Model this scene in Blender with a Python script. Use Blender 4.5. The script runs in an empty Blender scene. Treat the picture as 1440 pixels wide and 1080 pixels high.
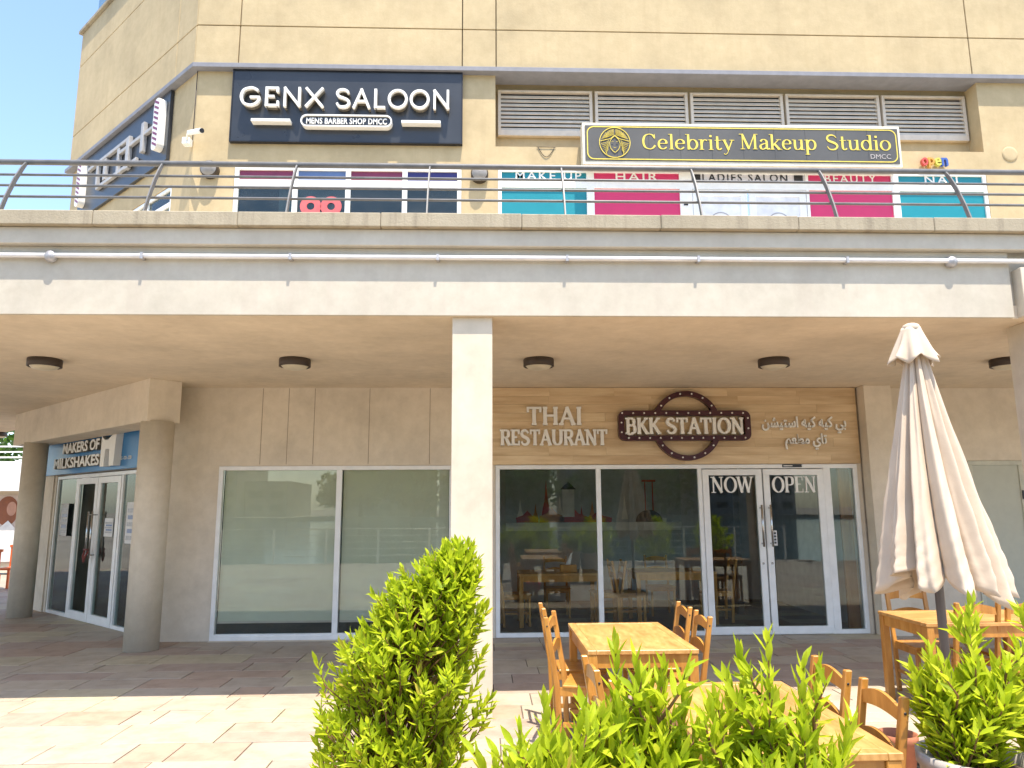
import bpy, bmesh, math, random
from mathutils import Vector, Matrix
R = math.radians
random.seed(7)
S = bpy.context.scene
COL = S.collection

# ------------------------------------------------------------------ camera, sky, sun, exposure
def setup():
    yaw, pitch, roll, f = 0.03523, 0.16715, -0.00562, 1031.7
    cy, sy = math.cos(yaw), math.sin(yaw)
    fwd = Vector((sy, cy, 0)); right = Vector((cy, -sy, 0)); up = Vector((0, 0, 1))
    f2 = fwd*math.cos(pitch) + up*math.sin(pitch); u2 = up*math.cos(pitch) - fwd*math.sin(pitch)
    r3 = right*math.cos(roll) + u2*math.sin(roll); u3 = u2*math.cos(roll) - right*math.sin(roll)
    cam = bpy.data.cameras.new('camera'); o = bpy.data.objects.new('camera', cam); COL.objects.link(o)
    m = Matrix((( r3.x, u3.x, -f2.x, 0), (r3.y, u3.y, -f2.y, 0), (r3.z, u3.z, -f2.z, 1.67), (0, 0, 0, 1)))
    o.matrix_world = m
    cam.sensor_width = 36; cam.lens = f/1440*36; cam.clip_start = .05; cam.clip_end = 3000
    S.camera = o
setup()
SUN_TRAVEL = Vector((-.12, .31, -1)).normalized()
w = bpy.data.worlds.new('World'); S.world = w; w.use_nodes = True
nt = w.node_tree; nt.nodes.clear()
sky = nt.nodes.new('ShaderNodeTexSky'); sky.sky_type = 'NISHITA'; sky.sun_disc = False
sky.sun_elevation = math.asin(-SUN_TRAVEL.z); sky.sun_rotation = math.atan2(-SUN_TRAVEL.x, -SUN_TRAVEL.y)
sky.altitude = 0; sky.air_density = 1.0; sky.dust_density = 1.0; sky.ozone_density = 1.6
bg = nt.nodes.new('ShaderNodeBackground'); bg.inputs[1].default_value = .14
ow = nt.nodes.new('ShaderNodeOutputWorld')
nt.links.new(sky.outputs[0], bg.inputs[0]); nt.links.new(bg.outputs[0], ow.inputs[0])
sl = bpy.data.lights.new('sun', 'SUN'); sl.energy = 3.1; sl.angle = R(.53); sl.color = (1, .91, .78)
so = bpy.data.objects.new('sun', sl); COL.objects.link(so)
so.rotation_euler = SUN_TRAVEL.to_track_quat('-Z', 'Y').to_euler(); so.location = (0, -5, 20)
S.view_settings.view_transform = 'Standard'; S.view_settings.look = 'None'
S.view_settings.gamma = 1; S.view_settings.use_curve_mapping = False
S.view_settings.exposure = 1.54

# ------------------------------------------------------------------ materials
def nodes(name):
    m = bpy.data.materials.new(name); m.use_nodes = True
    t = m.node_tree; p = t.nodes['Principled BSDF']
    return m, t, p
def N(t, typ, **kw):
    n = t.nodes.new(typ)
    for k, v in kw.items(): setattr(n, k, v)
    return n
def coords(t, mode, stretch):
    if mode == 'pos': src = N(t, 'ShaderNodeNewGeometry').outputs['Position']
    else: src = N(t, 'ShaderNodeTexCoord').outputs['Object']
    mp = N(t, 'ShaderNodeMapping'); mp.inputs['Scale'].default_value = stretch
    t.links.new(src, mp.inputs['Vector'])
    return mp.outputs[0]
def noise(t, vec, scale, detail=4, rough=.6):
    n = N(t, 'ShaderNodeTexNoise'); n.inputs['Scale'].default_value = scale
    n.inputs['Detail'].default_value = detail; n.inputs['Roughness'].default_value = rough
    t.links.new(vec, n.inputs['Vector']); return n.outputs['Fac']
def ramp(t, fac, stops):
    r = N(t, 'ShaderNodeValToRGB'); e = r.color_ramp.elements
    e[0].position, e[0].color = stops[0][0], (*stops[0][1], 1)
    e[1].position, e[1].color = stops[-1][0], (*stops[-1][1], 1)
    for p, c in stops[1:-1]:
        x = e.new(p); x.color = (*c, 1)
    t.links.new(fac, r.inputs[0]); return r.outputs[0]
def mixc(t, a, b, fac, mode='MIX'):
    m = N(t, 'ShaderNodeMix', data_type='RGBA', blend_type=mode)
    for sock, v in ((m.inputs['Factor'], fac), (m.inputs['A'], a), (m.inputs['B'], b)):
        if hasattr(v, 'links'): t.links.new(v, sock)
        elif isinstance(v, tuple): sock.default_value = (*v, 1)
        else: sock.default_value = v
    return m.outputs['Result']
def mul(c, k): return tuple(min(1, x*k) for x in c)
def bump(t, p, h, strength, dist=.004):
    b = N(t, 'ShaderNodeBump'); b.inputs['Strength'].default_value = strength; b.inputs['Distance'].default_value = dist
    t.links.new(h, b.inputs['Height']); t.links.new(b.outputs[0], p.inputs['Normal'])
def simple(name, col, rough=.5, metal=0, var=.12, scale=6, mode='pos', spec=.5, bmp=.15, bs=80, stretch=(1, 1, 1)):
    m, t, p = nodes(name); v = coords(t, mode, stretch)
    n = noise(t, v, scale)
    c = ramp(t, n, [(.3, mul(col, 1-var)), (.7, mul(col, 1+var))])
    t.links.new(c, p.inputs['Base Color'])
    rr = N(t, 'ShaderNodeMapRange'); rr.inputs[3].default_value = max(0, rough-.08); rr.inputs[4].default_value = min(1, rough+.08)
    t.links.new(n, rr.inputs[0]); t.links.new(rr.outputs[0], p.inputs['Roughness'])
    p.inputs['Metallic'].default_value = metal; p.inputs['Specular IOR Level'].default_value = spec
    if bmp: bump(t, p, noise(t, v, bs, 3), bmp, .002)
    return m
def plaster(name, col, streak=.12, rough=.85, grime=(.30, .24, .16), gs=.5, bmp=.35, bs=45):
    m, t, p = nodes(name); v = coords(t, 'pos', (1, 1, 1)); vs = coords(t, 'pos', (5, 5, .35))
    big = noise(t, v, 1.1, 6, .65); mid = noise(t, v, 7, 6, .7); st = noise(t, vs, 1.4, 5, .6)
    c = ramp(t, big, [(.3, mul(col, .86)), (.5, col), (.72, mul(col, 1.12))])
    c = mixc(t, c, ramp(t, mid, [(.35, (.80, .78, .74)), (.65, (1, 1, 1))]), .45, 'MULTIPLY')
    g = N(t, 'ShaderNodeMapRange'); g.inputs[1].default_value = .5; g.inputs[2].default_value = .76; g.inputs[4].default_value = gs
    t.links.new(st, g.inputs[0])
    c = mixc(t, c, grime, g.outputs[0])
    if streak == 0: pass
    t.links.new(c, p.inputs['Base Color']); p.inputs['Roughness'].default_value = rough
    p.inputs['Specular IOR Level'].default_value = .25
    bump(t, p, noise(t, v, bs, 5, .7), bmp, .004)
    return m
def wood(name, a, b, mode='obj', stretch=(1, 1, 1), scale=7, rough=.45, coat=0, island=False):
    m, t, p = nodes(name)
    v = coords(t, mode, stretch)
    oi = N(t, 'ShaderNodeObjectInfo').outputs['Random']
    if island:
        ad = N(t, 'ShaderNodeMath', operation='ADD'); t.links.new(oi, ad.inputs[0])
        t.links.new(N(t, 'ShaderNodeNewGeometry').outputs['Random Per Island'], ad.inputs[1])
        fr = N(t, 'ShaderNodeMath', operation='FRACT'); t.links.new(ad.outputs[0], fr.inputs[0]); oi = fr.outputs[0]
    sc = N(t, 'ShaderNodeVectorMath', operation='SCALE'); sc.inputs[0].default_value = (13, 7, 5); t.links.new(oi, sc.inputs['Scale'])
    av = N(t, 'ShaderNodeVectorMath', operation='ADD'); t.links.new(v, av.inputs[0]); t.links.new(sc.outputs[0], av.inputs[1])
    n1 = noise(t, av.outputs[0], scale, 6, .65); n2 = noise(t, av.outputs[0], scale*.35, 2, .5)
    c = ramp(t, n1, [(.32, a), (.5, tuple((x+y)/2 for x, y in zip(a, b))), (.68, b)])
    c = mixc(t, c, ramp(t, n2, [(.3, (.66, .58, .50)), (.65, (1, 1, 1))]), .8, 'MULTIPLY')
    c = mixc(t, c, ramp(t, oi, [(0, (.86, .84, .8)), (1, (1, 1, 1))]), .8, 'MULTIPLY')
    t.links.new(c, p.inputs['Base Color']); p.inputs['Roughness'].default_value = rough
    p.inputs['Coat Weight'].default_value = coat; p.inputs['Coat Roughness'].default_value = .2
    bump(t, p, n1, .15, .002)
    return m
def glass(name, tint=(.9, .95, .92), ior=1.5, dust=.03):
    m, t, p = nodes(name); t.nodes.remove(p); out = t.nodes['Material Output']
    tr = N(t, 'ShaderNodeBsdfTransparent'); tr.inputs[0].default_value = (*tint, 1)
    gl = N(t, 'ShaderNodeBsdfGlossy'); gl.inputs['Roughness'].default_value = .004; gl.inputs[0].default_value = (.95, 1, .98, 1)
    fr = N(t, 'ShaderNodeFresnel'); fr.inputs[0].default_value = ior
    bv = N(t, 'ShaderNodeBump'); bv.inputs['Strength'].default_value = .03; bv.inputs['Distance'].default_value = .02
    v = coords(t, 'pos', (1, 1, 1)); t.links.new(noise(t, v, 1.3, 1), bv.inputs['Height'])
    t.links.new(bv.outputs[0], gl.inputs['Normal'])
    mx = N(t, 'ShaderNodeMixShader'); t.links.new(fr.outputs[0], mx.inputs[0]); t.links.new(tr.outputs[0], mx.inputs[1]); t.links.new(gl.outputs[0], mx.inputs[2])
    df = N(t, 'ShaderNodeBsdfDiffuse'); df.inputs[0].default_value = (.5, .5, .45, 1)
    d = N(t, 'ShaderNodeMapRange'); d.inputs[1].default_value = .35; d.inputs[2].default_value = .9; d.inputs[4].default_value = dust*2
    t.links.new(noise(t, v, 3, 5), d.inputs[0])
    m2 = N(t, 'ShaderNodeMixShader'); t.links.new(d.outputs[0], m2.inputs[0]); t.links.new(mx.outputs[0], m2.inputs[1]); t.links.new(df.outputs[0], m2.inputs[2])
    t.links.new(m2.outputs[0], out.inputs[0])
    return m
def slab_mat():
    m, t, p = nodes('paving stone'); v = coords(t, 'pos', (1, 1, 1))
    oi = N(t, 'ShaderNodeObjectInfo').outputs['Random']; ri = N(t, 'ShaderNodeNewGeometry').outputs['Random Per Island']
    ad = N(t, 'ShaderNodeMath', operation='ADD'); t.links.new(oi, ad.inputs[0]); t.links.new(ri, ad.inputs[1])
    fr = N(t, 'ShaderNodeMath', operation='FRACT'); t.links.new(ad.outputs[0], fr.inputs[0])
    c = ramp(t, fr.outputs[0], [(0, (.40, .315, .25)), (.2, (.43, .365, .285)), (.45, (.45, .395, .31)), (.6, (.48, .42, .29)), (.75, (.42, .315, .235)), (.88, (.46, .395, .30)), (1, (.40, .31, .24))])
    t.nodes[-1].color_ramp.interpolation = 'CONSTANT'
    n = noise(t, v, 4, 8, .7)
    c = mixc(t, c, ramp(t, n, [(.3, (.72, .69, .66)), (.55, (1, 1, 1)), (.75, (.9, .86, .8))]), .8, 'MULTIPLY')
    c = mixc(t, c, ramp(t, noise(t, v, .5, 4, .6), [(.35, (.82, .79, .76)), (.6, (1, 1, 1))]), .7, 'MULTIPLY')
    t.links.new(c, p.inputs['Base Color']); p.inputs['Roughness'].default_value = .62; p.inputs['Specular IOR Level'].default_value = .35
    bump(t, p, noise(t, v, 60, 5, .7), .35, .002)
    return m
def leaf_mat(name, c0, c1, c2, tr=(.30, .46, .03)):
    m, t, p = nodes(name); out = t.nodes['Material Output']
    oi = N(t, 'ShaderNodeObjectInfo').outputs['Random']; ri = N(t, 'ShaderNodeNewGeometry').outputs['Random Per Island']
    ad = N(t, 'ShaderNodeMath', operation='ADD'); t.links.new(oi, ad.inputs[0]); t.links.new(ri, ad.inputs[1])
    fr = N(t, 'ShaderNodeMath', operation='FRACT'); t.links.new(ad.outputs[0], fr.inputs[0])
    c = ramp(t, fr.outputs[0], [(0, c0), (.45, c1), (.9, c2), (.975, tuple(min(.8, q*1.15) for q in c2)), (1, (.40, .26, .06) if c1[0] > .2 else c2)])
    t.links.new(c, p.inputs['Base Color']); p.inputs['Roughness'].default_value = .55; p.inputs['Specular IOR Level'].default_value = .3
    tl = N(t, 'ShaderNodeBsdfTranslucent')
    t.links.new(mixc(t, c, (*tr,), .6), tl.inputs[0])
    mx = N(t, 'ShaderNodeMixShader'); mx.inputs[0].default_value = .5
    t.links.new(p.outputs[0], mx.inputs[1]); t.links.new(tl.outputs[0], mx.inputs[2]); t.links.new(mx.outputs[0], out.inputs[0])
    return m
def grid_facade(name, wall, win, sx, sz):
    m, t, p = nodes(name)
    p.inputs['Roughness'].default_value = .6
    v = coords(t, 'pos', (1, 1, 1))
    c = ramp(t, noise(t, v, .05, 3), [(.3, mul(wall, .85)), (.7, wall)])
    t.links.new(c, p.inputs['Base Color'])
    return m

M = {}
M['wall_up'] = plaster('sand plaster', (.55, .43, .25), gs=.28, grime=(.40, .30, .17))
M['wall_panel'] = plaster('sand textured plaster', (.54, .425, .25), gs=.32, grime=(.42, .31, .17), bmp=.55, bs=30)
M['fascia'] = plaster('off white plaster', (.57, .52, .425), gs=.34, grime=(.48, .40, .33), bmp=.15)
M['wall_low'] = plaster('cream plaster', (.74, .65, .52), gs=.16, grime=(.50, .42, .32), bmp=.2)
M['soffit'] = plaster('soffit paint', (.74, .63, .48), gs=.14, grime=(.56, .45, .32), bmp=.12)
M['column'] = plaster('column paint', (.66, .58, .455), gs=.4, grime=(.50, .42, .34), bmp=.15)
M['coping'] = plaster('coping stone', (.40, .345, .25), gs=.9, grime=(.20, .165, .12), bmp=1.0, bs=55)
M['ledge'] = simple('grey metal flashing', (.22, .22, .24), .6, .0)
M['white'] = simple('white coated aluminium', (.86, .85, .81), .35, 0, .06, bmp=.04)
M['rail'] = simple('grey rail paint', (.15, .145, .14), .5, 0, .2, 9)
M['pipe'] = simple('white pipe', (.74, .72, .70), .4)
M['galv'] = simple('grey cast box', (.42, .41, .41), .5, .4, .25, 30)
M['louvre'] = simple('louvre coating', (.66, .57, .46), .5, 0, .1)
M['dark'] = simple('black backing', (.02, .02, .022), .6)
M['sign_blue'] = simple('charcoal acrylic', (.034, .037, .042), .3, 0, .25, 1.2, bmp=.0)
M['sign_edge'] = simple('black sign edge', (.012, .012, .015), .4)
M['letter'] = simple('white acrylic lettering', (.86, .83, .76), .4, 0, .04)
M['lightgrey'] = simple('light grey lettering', (.40, .39, .38), .5)
M['letter_side'] = simple('brushed return', (.45, .38, .28), .35, .7)
M['cel'] = simple('grey sign film', (.080, .078, .074), .5, 0, .22, 1.0)
M['gold'] = simple('gold vinyl', (.80, .62, .10), .35, .15, .12, 14)
M['cream_frame'] = simple('cream sign frame', (.74, .68, .54), .5)
M['teal'] = simple('teal vinyl', (.005, .22, .27), .4, 0, .06, 2)
M['pink'] = simple('pink vinyl', (.62, .03, .13), .4, 0, .06, 2)
M['lilac'] = simple('pale vinyl', (.66, .64, .68), .4, 0, .05)
M['black'] = simple('black vinyl', (.015, .015, .018), .4)
M['maroon'] = simple('maroon film', (.20, .02, .06), .3)
M['bluefilm'] = simple('blue film', (.10, .16, .32), .3)
M['indigo'] = simple('indigo film', (.025, .02, .14), .3)
M['coral'] = simple('coral print', (.62, .12, .12), .5)
M['glass'] = glass('clear pane', (.93, .96, .94), 1.5, .004)
M['glass_pale'] = glass('shop window pane', (.97, .98, .96), 1.58, .02)
M['glass_dark'] = glass('tinted pane', (.62, .70, .68), 1.5)
M['blind'] = simple('sage roller blind', (.72, .71, .54), .8, 0, .04, 2)
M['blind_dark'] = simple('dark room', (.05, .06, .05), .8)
M['lamp'] = simple('bronze lamp ring', (.045, .030, .020), .5)
M['diff'] = simple('opal diffuser', (.62, .56, .42), .4)
M['bkk'] = simple('oxblood enamel', (.060, .012, .016), .3)
M['bulb'] = simple('bulb', (.9, .86, .8), .2)
M['clad'] = wood('timber cladding', (.72, .52, .30), (.84, .65, .40), 'pos', (.6, 1, 5), 4, .55)
M['table'] = wood('pine tabletop', (.50, .25, .065), (.70, .42, .15), 'obj', (5, 1.1, 3), 6, .4, .1)
M['chair'] = wood('pine', (.46, .20, .03), (.64, .32, .07), 'obj', (4, 4, 1), 5, .38, .2)
M['canvas'] = simple('beige canvas', (.57, .465, .355), .85, 0, .07, 5, bmp=.9, bs=16)
M['pole'] = simple('grey pole', (.10, .10, .11), .4, .6)
M['bluesign'] = simple('blue sign board', (.025, .20, .46), .35, 0, .08, 3)
M['concrete'] = simple('joint mortar', (.13, .10, .08), .9)
M['slab'] = slab_mat()
M['leaf'] = leaf_mat('shrub leaf', (.24, .34, .012), (.42, .52, .018), (.60, .66, .04), (.60, .70, .03))
M['darkleaf'] = leaf_mat('tree leaf', (.03, .07, .015), (.05, .11, .02), (.08, .15, .03), (.1, .2, .02))
M['stem'] = simple('stem bark', (.20, .10, .04), .8, 0, .3, 30, 'obj')
M['trunk'] = simple('trunk bark', (.16, .12, .08), .9, 0, .3, 12, 'obj')
M['pot'] = simple('pale pot', (.42, .375, .33), .6, 0, .12, 12, 'obj')
M['terra'] = simple('terracotta', (.34, .12, .055), .8, 0, .2, 12, 'obj')
M['redpot'] = simple('red plastic', (.62, .01, .012), .3, 0, .05, 6, 'obj')
M['soil'] = simple('soil', (.06, .04, .03), .95, 0, .4, 40, 'obj')
M['water'] = simple('lake water', (.03, .07, .08), .12, 0, .2, .1, bmp=.5, bs=2)
M['ground'] = simple('far ground', (.30, .26, .21), .9, 0, .2, .2)
M['steel'] = simple('brushed steel', (.55, .55, .54), .25, 1, .1, 30)
M['floor_in'] = simple('brown interior floor', (.20, .13, .09), .45, 0, .3, 3)
M['wall_in'] = simple('grey interior wall', (.60, .58, .55), .8)
M['wall_dim'] = simple('dark interior wall', (.10, .085, .07), .8)
M['woodin'] = wood('orange panel', (.36, .14, .03), (.50, .23, .06), 'pos', (6, 6, .8), 4, .4)
M['darkwood'] = wood('dark wood', (.10, .045, .02), (.16, .08, .035), 'obj', (4, 4, 1), 5, .4)
M['rubber'] = simple('black seal', (.02, .02, .02), .6)
M['paper'] = simple('paper', (.72, .71, .68), .7)
M['mred'] = simple('mural red', (.50, .05, .03), .7)
M['morange'] = simple('mural orange', (.60, .25, .06), .7)
M['mwhite'] = simple('mural white', (.86, .84, .78), .7)
M['mgrey'] = simple('mural grey', (.50, .53, .53), .7)
M['towerA'] = grid_facade('tower render', (.36, .34, .31), 0, 3, 3)
M['towerG'] = simple('tower glass', (.05, .08, .09), .15, 0, .3, .2)
M['skin'] = simple('poster skin tone', (.50, .26, .17), .6)
M['hair'] = simple('poster auburn', (.25, .08, .03), .6)
M['orange'] = simple('orange chair', (.70, .14, .02), .5)

# ------------------------------------------------------------------ mesh helpers
WL = {}
def ident(v): return v
class MB:
    def __init__(s): s.v = []; s.f = []; s.sm = []
    def add(s, vs, fs, smooth=False):
        o = len(s.v); s.v += [tuple(q) for q in vs]; s.f += [tuple(i+o for i in q) for q in fs]; s.sm += [smooth]*len(fs); return s
    def box(s, x0, x1, y0, y1, z0, z1):
        return s.add([(x0, y0, z0), (x1, y0, z0), (x1, y1, z0), (x0, y1, z0), (x0, y0, z1), (x1, y0, z1), (x1, y1, z1), (x0, y1, z1)],
                     [(0, 3, 2, 1), (4, 5, 6, 7), (0, 1, 5, 4), (1, 2, 6, 5), (2, 3, 7, 6), (3, 0, 4, 7)])
    def prism(s, poly, a, b, axis='y'):
        n = len(poly)
        def P(u, v, w): return {'y': (u, w, v), 'x': (w, u, v), 'z': (u, v, w)}[axis]
        vs = [P(u, v, a) for u, v in poly] + [P(u, v, b) for u, v in poly]
        return s.add(vs, [tuple(range(n)), tuple(range(2*n-1, n-1, -1))] + [(i, n+i, n+(i+1) % n, (i+1) % n) for i in range(n)])
    def strip(s, outer, inner, a, b, closed=True):
        """solid band between two outlines in the XZ plane, from y=a to y=b"""
        n = len(outer); vs = []
        for (u, v), (p, q) in zip(outer, inner): vs += [(u, a, v), (p, a, q), (u, b, v), (p, b, q)]
        fs = []
        for i in range(n if closed else n-1):
            j = (i+1) % n; A, B = 4*i, 4*j
            fs += [(A, B, B+1, A+1), (A+2, A+3, B+3, B+2), (A, A+2, B+2, B), (A+1, B+1, B+3, A+3)]
        if not closed: fs += [(0, 1, 3, 2), (4*n-4, 4*n-2, 4*n-1, 4*n-3)]
        return s.add(vs, fs)
    def tube(s, pts, r, n=8, caps=True):
        pts = [Vector(q) for q in pts]; rs = r if isinstance(r, (list, tuple)) else [r]*len(pts); vs = []; fs = []
        for i, q in enumerate(pts):
            d = (pts[min(i+1, len(pts)-1)] - pts[max(i-1, 0)]).normalized()
            u = d.cross(Vector((0, 0, 1)) if abs(d.z) < .9 else Vector((1, 0, 0))).normalized(); w_ = d.cross(u)
            for k in range(n):
                a = 2*math.pi*k/n; vs.append(q + (u*math.cos(a)+w_*math.sin(a))*rs[i])
        for i in range(len(pts)-1):
            for k in range(n): fs.append((i*n+k, i*n+(k+1) % n, (i+1)*n+(k+1) % n, (i+1)*n+k))
        s.add(vs, fs, True)
        if caps:
            o = len(s.v)-len(vs); s.f += [tuple(o+k for k in range(n))[::-1], tuple(o+(len(pts)-1)*n+k for k in range(n))]; s.sm += [False, False]
        return s
    def lathe(s, prof, c=(0, 0, 0), n=24, axis='z'):
        vs = []; fs = []
        for r, h in prof:
            for k in range(n):
                a = 2*math.pi*k/n; x, y = r*math.cos(a), r*math.sin(a)
                vs.append((c[0]+x, c[1]+y, c[2]+h) if axis == 'z' else (c[0]+x, c[1]+h, c[2]+y))
        for i in range(len(prof)-1):
            for k in range(n): fs.append((i*n+k, i*n+(k+1) % n, (i+1)*n+(k+1) % n, (i+1)*n+k))
        return s.add(vs, fs, True)
    def mesh(s, name, xf=ident, off=Vector((0, 0, 0)), bev=0, mat=None):
        me = bpy.data.meshes.new(name); vs = [Vector(xf(q)) - off for q in s.v]
        me.from_pydata(vs, [], s.f)
        me.polygons.foreach_set('use_smooth', s.sm)
        bm = bmesh.new(); bm.from_mesh(me)
        if bev:
            es = [e for e in bm.edges if len(e.link_faces) == 2 and e.calc_face_angle(0) > .5]
            bmesh.ops.bevel(bm, geom=es, offset=bev, segments=1, affect='EDGES', profile=.5, clamp_overlap=True)
        bmesh.ops.recalc_face_normals(bm, faces=bm.faces)
        bm.to_mesh(me); bm.free()
        if mat: me.materials.append(mat)
        return me
    def build(s, name, mat, parent=None, xf=ident, bev=0, kind=None, label=None):
        off = WL.get(parent.name, Vector((0, 0, 0))) if parent else Vector((0, 0, 0))
        me = s.mesh(name, xf, off, bev, mat)
        o = bpy.data.objects.new(name, me); COL.objects.link(o)
        if parent: o.parent = parent; WL[o.name] = off
        if kind: o['kind'] = kind
        if label: o['label'] = label
        return o
def thing(name, label, cat, loc=(0, 0, 0), group=None, local=False):
    o = bpy.data.objects.new(name, None); COL.objects.link(o); o.location = loc; o.empty_display_size = .1
    o['label'] = label; o['category'] = cat
    if group: o['group'] = group
    WL[o.name] = Vector((0, 0, 0)) if local else Vector(loc)
    return o
def tag(o, label, cat, group=None):
    o['label'] = label; o['category'] = cat
    if group: o['group'] = group
    return o
def copy_tree(o, parent=None):
    c = o.copy(); COL.objects.link(c); c.parent = parent
    for ch in list(o.children): copy_tree(ch, c)
    return c
def box(name, mat, b, parent=None, xf=ident, bev=0, **k): return MB().box(*b).build(name, mat, parent, xf, bev, **k)
# chamfered corner frame: s runs away to the back left, d is depth into the wall, z up
CA = R(43); SV = Vector((-math.cos(CA), math.sin(CA), 0)); IN = Vector((math.sin(CA), math.cos(CA), 0))
def cham(q): return Vector((-4.2, 9.96, 0)) + SV*q[0] + IN*q[1] + Vector((0, 0, q[2]))
def wall_holes(mb, x0, x1, z0, z1, y0, y1, holes):
    zs = sorted({z0, z1, *[h[2] for h in holes], *[h[3] for h in holes]})
    for a, b in zip(zs, zs[1:]):
        if a < z0-1e-6 or b > z1+1e-6: continue
        mid = (a+b)/2; hs = sorted([(h[0], h[1]) for h in holes if h[2] < mid < h[3]]); x = x0
        for h0, h1 in hs:
            if h0 > x: mb.box(x, h0, y0, y1, a, b)
            x = h1
        if x < x1: mb.box(x, x1, y0, y1, a, b)
    return mb
def ringpts(cx, cz, rx, rz, n=40, a0=0, a1=2*math.pi, closed=True):
    k = n if closed else n-1
    return [(cx+rx*math.cos(a0+(a1-a0)*i/k), cz+rz*math.sin(a0+(a1-a0)*i/k)) for i in range(n)]
def rrect(x0, x1, z0, z1, r, n=7):
    P = []
    for cx, cz, a in ((x1-r, z1-r, 0), (x0+r, z1-r, 90), (x0+r, z0+r, 180), (x1-r, z0+r, 270)):
        for i in range(n): P.append((cx+r*math.cos(R(a+90*i/(n-1))), cz+r*math.sin(R(a+90*i/(n-1)))))
    return P

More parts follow.
